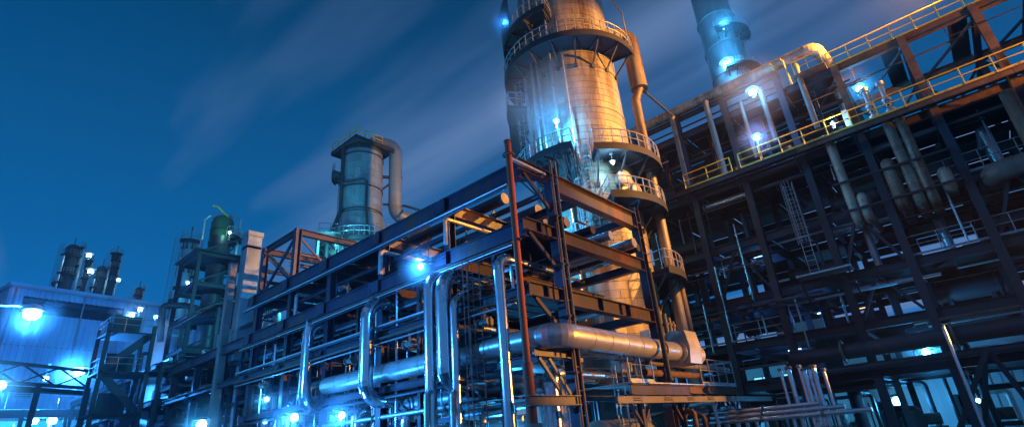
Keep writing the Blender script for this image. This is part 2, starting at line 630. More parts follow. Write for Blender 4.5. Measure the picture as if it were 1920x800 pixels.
# other frames
for j, y_ in enumerate(FR):
    tall = y_ in (31.1, 35.7)
    for x_ in (XA, XB):
        top = 15.85 if tall else TZ[0] - 0.05
        if y_ > 37: top = TZ[1] + 0.05
        ib((x_, y_, 0.12), (x_, y_, top), 0.40, 0.38, 'column', up=V((1, 0, 0)))
    for i, zt in enumerate(TZ):
        if y_ > 37 and i == 0: continue
        ib((XO - 0.1, y_, zt - 0.33), (XB + 0.2, y_, zt - 0.33), 0.6, 0.3)
    if y_ < 37:
        ib((XO - 0.1, y_, 4.55), (XB + 0.2, y_, 4.55), 0.4, 0.26)
# stringers along the front and the back
ys = [YE] + FR
for a, b in zip(ys[:-1], ys[1:]):
    for i, zt in enumerate(TZ):
        if i == 0 and b > 37: continue
        for x_ in (XO, 19.2, XB):
            dp = (0.72, 0.66, 0.34)[i] if x_ == XO else 0.4
            ib((x_, a + 0.03, zt - dp / 2 - 0.02), (x_, b - 0.03, zt - dp / 2 - 0.02), dp, 0.32, 'stringer', stiff=0)
    if b < 37:
        ib((XO + 0.3, a + 0.05, 4.6), (XO + 0.3, b - 0.05, 4.6), 0.3, 0.22, 'stringer')
# solid deck plates, added to hide the sky from below, on the lower tiers; the first bay stays open to the column behind it
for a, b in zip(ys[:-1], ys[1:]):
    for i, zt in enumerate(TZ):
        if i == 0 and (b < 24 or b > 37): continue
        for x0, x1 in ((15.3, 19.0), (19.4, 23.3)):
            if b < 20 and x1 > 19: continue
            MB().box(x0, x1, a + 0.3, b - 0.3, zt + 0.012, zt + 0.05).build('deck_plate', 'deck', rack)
# tall braced bay
for x_ in (XA, XB):
    ib((x_, 31.3, 15.65), (x_, 35.5, 15.65), 0.36, 0.3)
    for s in (0, 1):
        y0, y1 = (31.3, 35.5) if s else (35.5, 31.3)
        MB().bar((x_ + 0.06 * s, y0, 12.4), (x_ + 0.06 * s, y1, 15.4), 0.14, 0.16).build('brace', 'frame_rust' if s else 'frame_paint', rack)
for y_ in (31.1, 35.7):
    ib((XA + 0.22, y_, 15.62), (XB - 0.22, y_, 15.62), 0.42, 0.3, m_='frame_rust')
    for z_ in (14.6, 13.8, 13.05):
        ib((XA + 0.22, y_ + 1.2, z_), (XB - 0.22, y_ + 1.2, z_), 0.22, 0.2)
    MB().bar((XA + 0.2, y_ + 0.1, 15.3), (18.6, y_ + 0.1, 12.5), 0.1, 0.12).build('brace', 'frame_paint', rack)
# walkway rail along the outer stringer of the low tier
MB().bar((XO - 0.32, 17.0, 7.3), (XO - 0.32, 36.0, 7.3), 0.34, 0.07).build('cable_tray', 'galvanised', rack)

# pipes lying along the tiers (their cut ends stick out of the end frame on the middle tier)
ORD = ['first', 'second', 'third', 'fourth', 'fifth', 'sixth', 'seventh', 'eighth', 'ninth', 'tenth', 'eleventh', 'twelfth', 'thirteenth', 'fourteenth', 'fifteenth', 'sixteenth', 'seventeenth', 'eighteenth', 'nineteenth',
       'twentieth', 'twenty-first', 'twenty-second', 'twenty-third', 'twenty-fourth', 'twenty-fifth', 'twenty-sixth']
tiers = [('top', TZ[0], [(16.1, .16, 14, 36), (17.3, .28, 15, 36), (18.2, .15, 13, 36), (19.9, .34, 15, 36), (21.0, .2, 15.5, 36), (22.3, .3, 15, 36)]),
         ('middle', TZ[1], [(16.2, .22, 13, 48), (17.0, .16, 12.5, 48), (18.4, .2, 11.1, 48), (19.7, .21, 11.0, 48), (20.5, .12, 12.5, 48), (21.6, .24, 10.9, 48), (22.3, .2, 11.1, 48), (22.9, .13, 12.5, 48)]),
         ('low', TZ[2], [(16.0, .3, 13, 50), (17.2, .2, 13, 50), (18.2, .34, 13, 50), (19.8, .24, 13, 50), (21.0, .36, 13, 50), (22.4, .22, 12.8, 50)])]
for tn, z_, lst in tiers:
    for k_, (x_, r_, y0, y1) in enumerate(lst):
        pipe('%s pipe from the near column line on the %s tier of the dark pipe rack' % (ORD[k_], tn),
             [(x_, y0, z_ + r_ + 0.1), (x_, y1, z_ + r_ + 0.1)], r_, 'dull_aluminium' if k_ % 2 and tn != 'top' else 'dark_pipe', seg=3.0, n=14,
             group='pipes lying along the rack tiers', name='rack_pipe', fl=6.5 if k_ % 2 == 0 else 0)

# added dark sheets that black out the gaps behind the rack
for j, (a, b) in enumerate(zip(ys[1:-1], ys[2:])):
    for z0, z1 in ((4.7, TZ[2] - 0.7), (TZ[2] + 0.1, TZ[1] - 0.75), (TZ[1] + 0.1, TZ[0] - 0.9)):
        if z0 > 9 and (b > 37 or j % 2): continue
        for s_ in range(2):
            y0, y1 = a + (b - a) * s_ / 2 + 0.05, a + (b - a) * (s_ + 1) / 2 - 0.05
            MB().box(XB - 0.45, XB - 0.41, y0, y1, z0, z1 - (0.35 if (s_ + j) % 3 == 0 else 0)).build('blackout_sheet', 'dark_steel', rack)
# secondary posts, girts and low framing
ysm = [(a + b) / 2 for a, b in zip(ys[:-1], ys[1:])]
for y_ in ysm[:6]:
    for x_ in (15.25, 19.2):
        MB().ibeam((x_, y_, 0.12), (x_, y_, TZ[1] - 0.5), 0.2, 0.18, up=V((1, 0, 0))).build('post', 'frame_paint', rack)
    MB().ibeam((15.1, y_, 6.0), (23.4, y_, 6.0), 0.22, 0.16).build('girt', 'frame_paint', rack)
    MB().ibeam((15.1, y_, 8.4), (23.4, y_, 8.4), 0.2, 0.16).build('girt', 'frame_paint', rack)
for a, b in zip(ys[1:6], ys[2:7]):
    for z_ in (3.0, 5.75, 8.45, 10.9):
        MB().ibeam((15.28, a + 0.2, z_), (15.28, b - 0.2, z_), 0.18, 0.14).build('girt', 'frame_paint', rack)
    MB().bar((15.2, a + 0.2, 0.6), (15.2, b - 0.2, 4.3), 0.1, 0.1).build('brace', 'frame_paint', rack)
    MB().bar((19.2, a + 0.2, 7.4), (19.2, b - 0.2, 9.0), 0.1, 0.1).build('brace', 'frame_paint', rack)
# small steel and lines fixed to the rack: gussets with bolts, conduits, hangers, a ladder tray
for y_ in FR[:5]:
    for zt, dp in zip(TZ, (0.72, 0.66, 0.34)):
        q = MB().box(XO - 0.19, XO - 0.165, y_ - 0.42, y_ + 0.42, zt - dp + 0.05, zt - 0.07)
        for dy_ in (-0.33, -0.2, 0.2, 0.33):
            for f_ in (0.25, 0.5, 0.75): q.tube((XO - 0.215, y_ + dy_, zt - dp + dp * f_), (XO - 0.18, y_ + dy_, zt - dp + dp * f_), 0.028, 6)
        q.build('gusset_plate', 'frame_paint', rack)
for k_, (x_, z_, r_) in enumerate(((14.22, 11.35, .035), (14.22, 11.22, .05), (14.3, 8.92, .05), (14.22, 8.78, .035), (14.2, 8.65, .03), (14.16, 6.75, .06), (14.2, 6.55, .04), (14.5, 4.2, .07))):
    MB().path([(x_, 12.2, z_), (x_, 19 + k_, z_), (x_ + 0.03, 27, z_ - 0.03), (x_, 36.2, z_)], r_, 8).build('conduit', ('galvanised', 'dark_pipe', 'frame_rust')[k_ % 3], rack)
random.seed(31)
for k_ in range(34):
    y_ = random.uniform(12.6, 36)
    zt = random.choice(TZ)
    x_ = random.uniform(14.9, 22)
    ln = random.uniform(0.7, 1.7)
    MB().path([(x_, y_, zt - 0.3), (x_, y_, zt - ln)], 0.03, 6).bar((x_ - 0.4, y_, zt - ln), (x_ + 0.4, y_, zt - ln), 0.08, 0.08).build('hanger', 'grey_frame', rack)
for z_, x_ in ((12.55, 15.4), (8.3, 15.6), (5.9, 16.4)):
    q = MB()
    for s_ in (-0.3, 0.3): q.bar((x_ + s_, 12.5, z_), (x_ + s_, 36, z_), 0.03, 0.11)
    for k_ in range(60): q.bar((x_ - 0.3, 12.7 + k_ * 0.39, z_ - 0.03), (x_ + 0.3, 12.7 + k_ * 0.39, z_ - 0.03), 0.04, 0.03)
    q.build('cable_tray', 'galvanised', rack)
for k_ in range(14):
    y_ = 13.2 + k_ * 1.62 + random.uniform(-.3, .3)
    z_ = (8.55, 6.1, 11.2)[k_ % 3] + random.uniform(-.2, .2)
    x0 = random.uniform(14.2, 16)
    pts = [(x0 + random.uniform(4, 7), y_, z_), (x0, y_, z_), (x0, y_, z_ - random.uniform(0.8, 2.2))]
    pipe('%s slim cross pipe from the red pipe, tucked under the %s tier' % (ORD[k_], ('middle', 'low', 'top')[k_ % 3]), pts, random.uniform(.05, .12), ('aluminium', 'dull_aluminium', 'silver_paint')[k_ % 3], 1.4, 1.5, name='cross_pipe', n=12, group='slim cross pipes inside the rack')
for k_ in range(12):
    y_ = 17.4 + k_ * 1.55 + random.uniform(-.4, .4)
    x_ = random.uniform(14.9, 16.5)
    zt = random.choice((7.0, 9.4))
    pipe('%s thin drop line from the near end behind the polished risers' % ORD[k_], [(x_, y_, zt), (x_, y_, random.uniform(0.2, 3.5))], random.uniform(.035, .08), ('dull_aluminium', 'dark_pipe', 'aluminium')[k_ % 3], 2.2, name='drop_line', n=10, group='thin drop lines inside the rack')
for k_ in range(5):
    y_ = 14.0 + k_ * 4.6
    v_ = thing('gate_valve', '%s gate valve with handwheel from the near end on the rack front' % ORD[k_], 'valve', (14.35, y_, 5.9), 'gate valves on the rack front')
    c1 = V((14.35, y_, 6.2))
    MB().tube(c1 + V((0, -0.28, 0)), c1 + V((0, 0.28, 0)), 0.13, 12).tube(c1 + V((0, -0.3, 0)), c1 + V((0, -0.25, 0)), 0.2, 12).tube(c1 + V((0, 0.25, 0)), c1 + V((0, 0.3, 0)), 0.2, 12).tube(c1, c1 + UP * 0.5, 0.05, 8).build('body', 'valve_paint', v_)
    q = MB().path([c1 + V((0.18 * math.cos(R(t)), 0.18 * math.sin(R(t)), 0.5)) for t in range(0, 360, 30)], 0.018, 5, closed=True)
    q.tube(c1 + V((-0.18, 0, 0.5)), c1 + V((0.18, 0, 0.5)), 0.012, 5)
    q.build('handwheel', 'red_lead', v_)

# ================================================================== tall pipes in front of the rack
XP = 13.75


def riser(label, x0, y0, yb, r, xin=18.5, X=XP, foot=None, material='aluminium', seg=1.5, bend=2.5, grp='shiny risers in front of the rack'):
    """vertical pipe whose top turns into the rack; photo pixels give top and foot"""
    t = at(x0, y0, X=X)
    b = at(x0, yb, X=X)
    zt = t.z - r
    pts = [(xin, t.y, zt), (X, t.y, zt)]
    pts += foot(t.y, b.z) if foot else [(X, t.y, 0.12)]
    return pipe(label, pts, r, material, seg, bend, name='riser_pipe', n=24, group=grp)


riser('thin shiny riser left of the twin pair, behind the bright lamp, bent into the rack', 804, 505, 760, 0.24)
riser('thickest shiny riser of the near cluster, ending in an elbow above the ground', 829, 498, 730, 0.31,
      foot=lambda y, z: [(XP, y, z), (17.2, y, z)])
riser('short slim riser right of the thick shiny pair', 850, 548, 790, 0.17)
riser('tall shiny riser standing left of the rusty red pipe', 933, 472, 790, 0.2, xin=17.5)
riser('polished riser bent in at top and bottom, third from the left', 690, 552, 745, 0.32,
      foot=lambda y, z: [(XP, y, z - 0.1), (19, y, z - 0.1)])
riser('leftmost polished riser with torn cladding at its bend', 581, 592, 765, 0.31, X=14.2,
      foot=lambda y, z: [(14.2, y, z), (17.6, y, z), (17.6, y, 0.12)])

# torn jacket on the leftmost riser
tt = at(583, 615, X=14.2)
q = MB()
for k_ in range(7):
    a = tt + V((-0.26 + random.uniform(-.03, .03), -0.12 + 0.05 * k_, 0.25 - 0.16 * k_))
    q.add([a, a + V((-0.10, -0.10, 0.12)), a + V((-0.06, 0.12, -0.18)), a + V((0.05, 0.02, -0.1))], [(0, 1, 2), (0, 2, 3), (0, 3, 1), (1, 3, 2)])
torn = tag(q.build('torn_cladding', 'cladding_box', None, 10), 'crumpled torn sheet hanging off the leftmost polished riser', 'sheet metal')

# rusty red pipe with sleeve and base
rp = thing('red_pipe', 'tall rusty red pipe standing upright at the near rack corner', 'pipe', (13.63, YE - 0.2, 0.12))
c0 = V((13.63, YE - 0.2, 0))
MB().tube(c0 + UP * 0.9, c0 + UP * 12.7, 0.125, 24).build('shaft', 'red_lead', rp)
MB().tube(c0 + UP * 0.5, c0 + UP * 4.3, 0.175, 24).tube(c0 + UP * 4.24, c0 + UP * 4.3, 0.19, 24).build('sleeve', 'red_lead', rp)
MB().lathe([(0.17, 12.1), (0.24, 12.1), (0.24, 12.16), (0.17, 12.16)], c0, 20).lathe([(0.10, 12.7), (0.15, 12.7), (0.15, 12.76), (0.02, 12.8)], c0, 16).build('collar', 'frame_rust', rp)
MB().tube(c0 + UP * 0.12, c0 + UP * 2.45, 0.30, 24).build('pedestal', 'concrete', rp)
q = MB().bar(c0 + V((0.1, 0, 12.0)), c0 + V((2.2, 0, 12.0)), 0.14, 0.1)
q.build('tie_bar', 'galvanised', rp)
MB().ball(c0 + V((0.02, -0.15, 8.6)), 0.07, 10).build('socket', 'dark_steel', rp)

# conduits climbing the end column
for k_, dx_ in enumerate((0, 0.16)):
    a = at(1033 + 8 * k_, 316, Y=11.1)
    cd = thing('conduit', ('left' if k_ == 0 else 'right') + ' one of two thin yellowish conduits climbing the near rack column', 'conduit', (a.x, 11.1, 0.12), 'conduits on the rack column')
    MB().path([(a.x, 11.1, 0.12), (a.x, 11.1, 12.55), (a.x, 11.35, 12.7)], 0.045, 8).build('tube', 'valve_paint', cd)
    q = MB()
    for z_ in (2, 4, 6, 8, 10, 11.8): q.box(a.x - 0.09, a.x + 0.09, 11.1 - 0.065, 11.5, z_, z_ + 0.06)
    q.build('clip', 'dark_steel', cd)

# ================================================================== big main: along the rack, round the corner, across the end
bz = 5.15
BY = 10.9
main = pipe('fat horizontal main wrapping round the near rack corner, tan and blue', [(14.75, 25.9, bz + 0.2), (14.75, BY, bz + 0.1), (23.6, BY, bz)], 0.42, 'silver_paint', 1.25, 1.5, name='main_pipe', n=32)
MB().lathe([(0.01, 0.0), (0.30, 0.03), (0.40, 0.12), (0.425, 0.3)], (0, 0, 0), 28)
q = MB()
for j in range(5):
    a0, a1 = R(18 * j), R(18 * (j + 1))
    q.tube((14.75, 25.9 + 0.42 * math.sin(a0), bz + 0.2), (14.75, 25.9 + 0.42 * math.sin(a1), bz + 0.2), max(0.42 * math.cos(a0), .01), 28, max(0.42 * math.cos(a1), 0.01), cap=False)
q.build('end_cap', 'silver_paint', main)
q = MB()
q.tube((22.0, BY, bz + 0.012), (22.12, BY, bz + 0.012), 0.45, 28)
q.build('strap', 'dark_steel', main)
# valve box at its end
vb = thing('valve_housing', 'faceted sheet metal housing on the end of the fat tan main', 'valve housing', (24.6, BY, 4.4))
prof = [(-0.62, -0.62), (0.62, -0.62), (0.72, 0.1), (0.60, 0.86), (-0.25, 0.92), (-0.7, 0.3)]
MB().extrude(prof, (23.7, BY, bz + 0.05), (24.95, BY, bz + 0.05)).build('casing', 'cladding_box', vb)
MB().tube((23.58, BY, bz), (23.72, BY, bz), 0.60, 28).build('ring', 'dull_aluminium', vb)
MB().tube((24.95, BY, bz), (25.95, BY, bz - 0.02), 0.46, 28).build('outlet', 'cladding_box', vb)
q = MB().tube((25.95, BY, bz - 0.02), (26.05, BY, bz - 0.02), 0.46, 28, 0.36)
q.build('outlet_cap', 'cladding_box', vb)
for dx_ in (0.1, 0.5, 0.85):
    MB().tube((23.75 + dx_, BY + 0.3, bz + 0.85), (23.75 + dx_, BY + 0.3, bz + 1.9 - dx_ * 0.4), 0.11, 12).lathe([(0.16, 0), (0.16, 0.1)], (23.75 + dx_, BY + 0.3, bz + 1.3), 12).build('actuator', 'valve_paint', vb)

# dark pole in front of the far end column
po = at(1222, 545, Y=10.4)
pl = thing('steel_pole', 'dark round pole standing in front of the fat tan main', 'pole', (22.0, 10.3, 3.6))
MB().tube((po.x - 0.1, 10.3, 3.75), (po.x - 0.1, 10.3, 8.6), 0.11, 16).build('shaft', 'dark_steel', pl)
MB().lathe([(0.11, 0), (0.17, 0.0), (0.17, 0.1), (0.11, 0.1)], (po.x - 0.1, 10.3, 3.75), 14).build('foot', 'dark_steel', pl)

# U-bend pipe lit blue behind the bar
up = at(1125, 655, Y=13.2)
pipe('wide bright blue pipe bending over behind the striped bar', [(17.9, 13.2, 0.12), (17.9, 13.2, up.z - 0.1), (26.5, 13.2, up.z - 0.1)], 0.33, 'aluminium', 1.2, 1.6, name='bend_pipe', n=28)
# second fat pipe low inside the rack
pipe('short fat yellowish pipe low behind the ladder', [(15.9, 21.0, 3.9), (15.9, 13.6, 3.9), (17.2, 13.6, 3.9), (17.2, 13.6, 0.3)], 0.36, 'dull_aluminium', 1.2, 1.4, name='bend_pipe', n=24)
pipe('pale pipe crossing low behind the near shiny riser', [(15.6, 15.5, 5.0), (22.5, 15.5, 5.0)], 0.3, 'dull_aluminium', 1.2, name='cross_pipe', n=24)
pipe('dark blue pipe arching behind the rusty red pipe', [(16.6, 12.9, 0.12), (16.6, 12.9, 4.25), (21, 12.9, 4.25)], 0.34, 'aluminium', 1.2, 1.5, name='bend_pipe', n=24)
pipe('thin orange tinted vent pipe with cap below the twin risers', [(13.3, 16.2, 0.12), (13.3, 16.2, 3.9), (14.1, 16.6, 4.0)], 0.11, 'dull_aluminium', 1.2, 1.3, name='vent_pipe', n=14, cat='pipe')
pipe('thin orange tinted vent pipe beside the caged ladder', [(13.3, 14.75, 0.12), (13.3, 14.75, 3.75), (14.0, 15.2, 3.85)], 0.11, 'dull_aluminium', 1.2, 1.3, name='vent_pipe', n=14, cat='pipe')
# small arches on the ground left of the cluster
for k_, (px, hh) in enumerate(((668, 770), (762, 775))):
    a = at(px, hh, X=15.0)
    pipe('%s small arched pipe low under the polished risers' % ('left' if k_ == 0 else 'right'), [(15.0, a.y, 0.12), (15.0, a.y, a.z), (18, a.y, a.z)], 0.24, 'aluminium', 0.8, 1.5, name='arch_pipe', n=20)

random.seed(44)
for k_, px in enumerate((520, 612, 700, 735, 800, 905)):
    a = at(px, 768 + random.uniform(-18, 14), X=15.6)
    pipe('%s arched small bore pipe from the left along the rack foot' % ORD[k_], [(15.6, a.y, 0.12), (15.6, a.y, a.z), (15.6, a.y - 1.6, a.z), (15.6, a.y - 1.6, 0.12)], random.uniform(0.09, 0.17), random.choice(['aluminium', 'silver_paint', 'dull_aluminium']), 0.9, 1.7, name='arch_pipe', n=14, group='small arches along the rack foot')
for k_, (x_, z_, r_) in enumerate(((15.9, 3.1, .17), (16.5, 2.7, .22), (14.9, 3.45, .1), (17.3, 3.3, .15))):
    pipe('%s of the low level pipes running under the rack, nearest first' % ORD[k_], [(x_, 14.2, z_), (x_, 36, z_)], r_, ('dull_aluminium', 'silver_paint')[k_ % 2], 1.8, name='low_pipe', n=14, fl=5.0, group='low pipes under the rack')
# caged ladder in the dark bay
ldr = thing('caged_ladder', 'dark caged ladder between the short slim riser and the tall shiny riser', 'ladder', (14.4, 14.7, 0.12))
ladder_mesh((14.5, 14.6, 0.12), 8.6, (-0.9, -0.4, 0), 0.5).build('ladder_frame', 'rail_grey', ldr)
for z_ in (3.4, 5.6):
    MB().box(14.3, 15.9, 13.6, 16.0, z_, z_ + 0.08).build('landing', 'deck', ldr)

# cyan caged ladder and valve stand beside the U-bend
ldr2 = thing('caged_ladder', 'pale blue lit caged ladder under the fat tan main', 'ladder', (19.8, 12.2, 0.12))
la = at(1165, 655, Y=12.2)
ladder_mesh((la.x, 12.2, 0.12), la.z - 0.1, (0.1, -1, 0), 0.6, r=0.03).build('ladder_frame', 'galvanised', ldr2)
q = MB()
for dx_ in (-0.75, -0.45, 0.6, 0.9, 1.6, 1.9): q.tube((la.x + dx_, 12.4, 0.12), (la.x + dx_, 12.4, la.z - 0.2 + 0.1 * dx_), 0.03, 6)
for z_ in (3.0, 4.4): q.tube((la.x - 0.8, 12.4, z_), (la.x + 2.0, 12.4, z_), 0.025, 6)
q.build('side_frame', 'galvanised', ldr2)

# tan bar with stencilled marks, running right from the near corner column
bar = thing('support_bar', 'long tan beam with small black stencil marks low across the foreground', 'beam', (16.8, 10.35, 2.9))
MB().ibeam((16.9, 10.3, 3.02), (33.5, 10.3, 3.02), 0.24, 0.2, 0.02, 0.16).build('beam', 'valve_paint', bar)
for xx in (18.0, 20.4, 22.5, 24.6):
    q = MB()
    for r_ in range(2):
        xk = xx
        for k_ in range(7):
            wk = random.uniform(0.03, 0.07)
            q.box(xk, xk + wk, 10.195, 10.199, 3.05 - r_ * 0.075, 3.09 - r_ * 0.075)
            xk += wk + 0.018
    q.box(xx - 0.05, xx - 0.025, 10.195, 10.199, 2.95, 3.12).box(xx + 0.55, xx + 0.575, 10.195, 10.199, 2.95, 3.12)
    q.build('stencil_mark', 'black_print', bar)

# ================================================================== valve platform at the right of the rack
pf = thing('valve_platform', 'low steel platform with rails and pipes in front of the dark structure', 'platform', (24, 11.6, 0.12))
PZ = 3.75
MB().ibeam((19.6, 11.2, PZ - 0.25), (25.0, 11.2, PZ - 0.25), 0.42, 0.22).build('edge_beam', 'frame_paint', pf)
MB().ibeam((25.05, 11.2, PZ - 0.22), (31.0, 11.2, PZ - 0.22), 0.36, 0.22).build('edge_beam', 'frame_rust', pf)
MB().ibeam((19.6, 13.6, PZ - 0.25), (31.0, 13.6, PZ - 0.25), 0.42, 0.22).build('edge_beam', 'frame_paint', pf)
for k_ in range(8):
    MB().box(19.65 + k_ * 1.42, 21.03 + k_ * 1.42, 11.12, 13.55, PZ, PZ + 0.05).build('deck_plate', 'galvanised', pf)
for xx in (20.5, 24.2, 28.0, 30.6):
    for yy in (11.4, 13.5):
        MB().ibeam((xx, yy, 0.12), (xx, yy, PZ - 0.47), 0.22, 0.2).build('leg', 'frame_paint', pf)
    for s in (-1, 1):
        MB().bar((xx + s * 0.1, 11.4, 2.2), (xx + s * 1.05, 11.4, PZ - 0.46), 0.1, 0.14, V((0, 1, 0))).build('brace', 'frame_paint', pf)
railing(pf, [(26.6, 11.16, PZ + 0.05), (31.0, 11.16, PZ + 0.05), (31.0, 13.5, PZ + 0.05)], 1.25, 1.1, 'rail_grey', 0.03)
railing(pf, [(19.6, 11.16, PZ + 0.05), (21.6, 11.16, PZ + 0.05)], 1.25, 0.9, 'galvanised', 0.03)
for k_, (z_, y_, r_, m_) in enumerate(((PZ + 0.95, 11.5, 0.13, 'valve_paint'), (PZ + 0.55, 11.7, 0.16, 'frame_rust'))):
    pipe('%s tan pipe lying over the low valve platform' % ('upper' if k_ == 0 else 'lower'), [(21.9, y_, z_), (31.3 - 3.8 * k_, y_, z_)], r_, m_, 2.2, name='platform_pipe', n=16)
pipe('yellowish pipe stub behind the faceted valve housing', [(24.2, 12.0, 6.35), (27.5, 12.0, 6.2)], 0.11, 'valve_paint', 1.6, name='platform_pipe', n=14)

# row of slanting-looking vertical pipes right of the platform and the header they rise from
for k_, px in enumerate((1462, 1477, 1497, 1506, 1515, 1523, 1543)):
    a = at(px, 690 - (k_ % 3) * 3, X=28.0)
    pipe('%s from the left of the bright standpipes by the dark structure' % ORD[k_], [(28.0, a.y, 0.12), (28.0, a.y, a.z)], flange=(((28.0, a.y, a.z - 0.06), (0, 0, 1)), ((28.0, a.y, 1.4), (0, 0, 1))), r=0.075 + 0.03 * (k_ % 2), material='aluminium', seg=1.6, name='standpipe', n=14, group='bright standpipes in a row')
for k_ in range(3):
    pipe('%s of the three blue headers under the standpipes' % ('lowest', 'middle one', 'topmost')[k_], [(27.2 + 0.25 * k_, 13.0, 2.0 + 0.22 * k_), (27.2 + 0.25 * k_, 4.5 + k_, 2.0 + 0.22 * k_)], 0.1, 'aluminium', 1.8, fl=2.6, name='header_pipe', n=14, group='headers under the standpipes')
random.seed(5)
for k_ in range(10):
    px = 1300 + 19 * k_
    a = at(px, 765 + random.uniform(-12, 14), Y=10.9)
    pipe('%s short vertical pipe from the left under the valve platform' % ORD[k_], [(a.x, 10.9, 0.12), (a.x, 10.9, a.z), (a.x, 13, a.z)], random.uniform(0.06, 0.13), random.choice(['dull_aluminium', 'aluminium', 'frame_rust']), 1.2, 1.4, name='small_riser', n=12, group='small risers under the platform')
# pale equipment under the platform: a horizontal drum on saddles
dr = thing('drum', 'tan horizontal drum under the valve platform', 'drum', (22, 13.5, 0.12))
q = MB()
for a, b, r0, r1 in ((19.2, 19.5, .45, .8), (19.5, 23.5, .8, .8), (23.5, 23.8, .8, .45)): q.tube((a, 13.0, 1.7), (b, 13.0, 1.7), r0, 24, r1)
q.build('shell', 'cladding_box', dr)
for xx in (20.2, 22.8): MB().box(xx, xx + 0.25, 12.4, 13.6, 0.12, 1.15).build('saddle', 'concrete', dr)

# ================================================================== main column
TX, TY, TR = 29.45, 17.75, 3.45
TC = V((TX, TY, 0))
FRONT = math.degrees(math.atan2(-TY, -TX)) % 360      # azimuth that faces the camera


def pol(c, a, r, z):
    return V((c[0] + r * math.cos(R(a)), c[1] + r * math.sin(R(a)), z))


def platform(tw, c, z, r0, r1, a0, a1, material='deck', rail='rail_grey', br=20, n=None, deep=1.5, h=1.1, toe=0.0, rmid=None):
    """part-ring platform on brackets: platform > brackets, railing"""
    n = n or max(6, int((a1 - a0) / 7))
    p = MB().sector(c, r0 + 0.03, r1, z - 0.09, z, a0, a1, n)
    p.sector(c, r1 - 0.02, r1 + 0.02, z - 0.36, z + 0.14, a0, a1, n)
    pf_ = p.build('platform', material, tw)
    k = max(2, int((a1 - a0) / br))
    for i in range(k + 1):
        a = a0 + (a1 - a0) * (i + 0.15) / (k + 0.3)
        q = MB()
        q.bar(pol(c, a, r0, z - 0.18), pol(c, a, r1 - 0.1, z - 0.18), 0.10, 0.16)
        q.bar(pol(c, a, r1 - 0.35, z - 0.24), pol(c, a, r0 + 0.02, z - deep), 0.10, 0.10)
        q.bar(pol(c, a, r0 + 0.01, z - deep - 0.12), pol(c, a, r0 + 0.09, z - deep + 0.16), 0.24, 0.24)
        q.build('bracket', 'grey_frame', pf_)
    pts = [pol(c, a0 + (a1 - a0) * i / n, r1 - 0.04, z) for i in range(n + 1)]
    pts = [pol(c, a0, r0 + 0.1, z)] + pts + [pol(c, a1, r0 + 0.1, z)]
    q = railing_mesh(pts, h, r=0.036, kick=False)
    for pp in post_points(pts, 1.3): q.tube(pp, pp + UP * h, 0.034, 6)
    q.build('railing', rail, pf_)
    return pf_


tw = thing('distillation_column', 'huge tan clad distillation column with ring platforms, lit orange', 'tower', (TX, TY, 0.12))
MB().lathe([(TR + 0.5, 0.12), (TR + 0.5, 0.9), (TR - 0.05, 0.95), (TR - 0.05, 44.0), (TR * 0.85, 45.2), (TR * 0.5, 46.0), (0.02, 46.3)], TC, 56).build('shell', 'tower_under', tw)
# cladding: courses of lapped sheets, every sheet that faces the camera a piece of its own
CH, NA = 0.52, 8
DA = 360.0 / NA
plate = None
back = MB()
z = 5.0
course = 0
random.seed(3)
while z < 36.0:
    off = (course * 0.5 % 1) * DA + random.uniform(-4, 4)
    for k_ in range(NA):
        a = off + k_ * DA
        rel = (a + DA / 2 - FRONT + 180) % 360 - 180
        if abs(rel) < 104 and 5.5 < z < 35.5:
            if plate is None:
                o_ = ORG[tw.name]
                plate = MB().lathe([(TR - 0.02, 0.0), (TR + 0.028, 0.004), (TR + 0.020, CH - 0.018), (TR - 0.02, CH - 0.014)], o_, 8, 0.2, DA - 0.2).build('cladding_sheet', 'tower_clad', tw, 26)
                plate.location = (0, 0, z - 0.12)
                plate.rotation_euler = (0, 0, R(a))
            else:
                rr = random.uniform(-0.006, 0.012)
                dup(plate, tw, (rr * math.cos(R(a + DA / 2)), rr * math.sin(R(a + DA / 2)), z - 0.12), (random.uniform(-.0012, .0012), random.uniform(-.0012, .0012), R(a)))
        else:
            back.lathe([(TR - 0.02, 0.0), (TR + 0.024, 0.004), (TR + 0.018, CH - 0.02)], (TX, TY, z), 5, a + 0.3, a + DA - 0.3, close=False)
    z += CH
    course += 1
bk = back.build('rear_cladding', 'tower_clad', tw, 26)
bk['kind'] = 'stuff'
for z_ in (14.2, 17.6, 22.6, 26.1, 30.2):
    MB().lathe([(TR + 0.02, 0), (TR + 0.09, 0.01), (TR + 0.09, 0.13), (TR + 0.02, 0.14)], (TX, TY, z_), 56).build('girth_ring', 'tower_clad', tw)
fa = FRONT
p1 = platform(tw, TC, 27.8, TR, 5.15, fa - 118, fa + 74, h=1.15, deep=1.7)
p2 = platform(tw, TC, 18.5, TR, 5.35, fa + 9, fa + 128, h=1.15, deep=1.9)
p3 = platform(tw, TC, 19.1, TR, 5.0, fa - 80, fa - 6, h=1.15, deep=1.6)
p4 = platform(tw, TC, 15.3, TR, 5.1, fa + 16, fa + 135, h=1.15, deep=1.6)
p5 = platform(tw, TC, 10.6, TR, 5.35, fa + 48, fa + 140, h=1.15, deep=1.8)
p6 = platform(tw, TC, 12.6, TR, 4.8, fa - 70, fa - 5, h=1.1, deep=1.2)
p7 = platform(tw, TC, 30.9, TR, 5.0, fa - 118, fa - 12, h=1.15, deep=1.7)
p8 = platform(tw, TC, 24.8, TR, 5.2, fa - 122, fa - 66, h=1.15, deep=2.6)
# wind screens on the shaded side of the high platforms
MB().sector(TC, 5.0, 5.05, 30.9, 34.5, fa - 118, fa - 52, 12).build('screen', 'dark_steel', p7)
MB().sector(TC, 5.16, 5.21, 21.6, 24.6, fa - 122, fa - 92, 8).build('screen', 'dark_steel', p8)
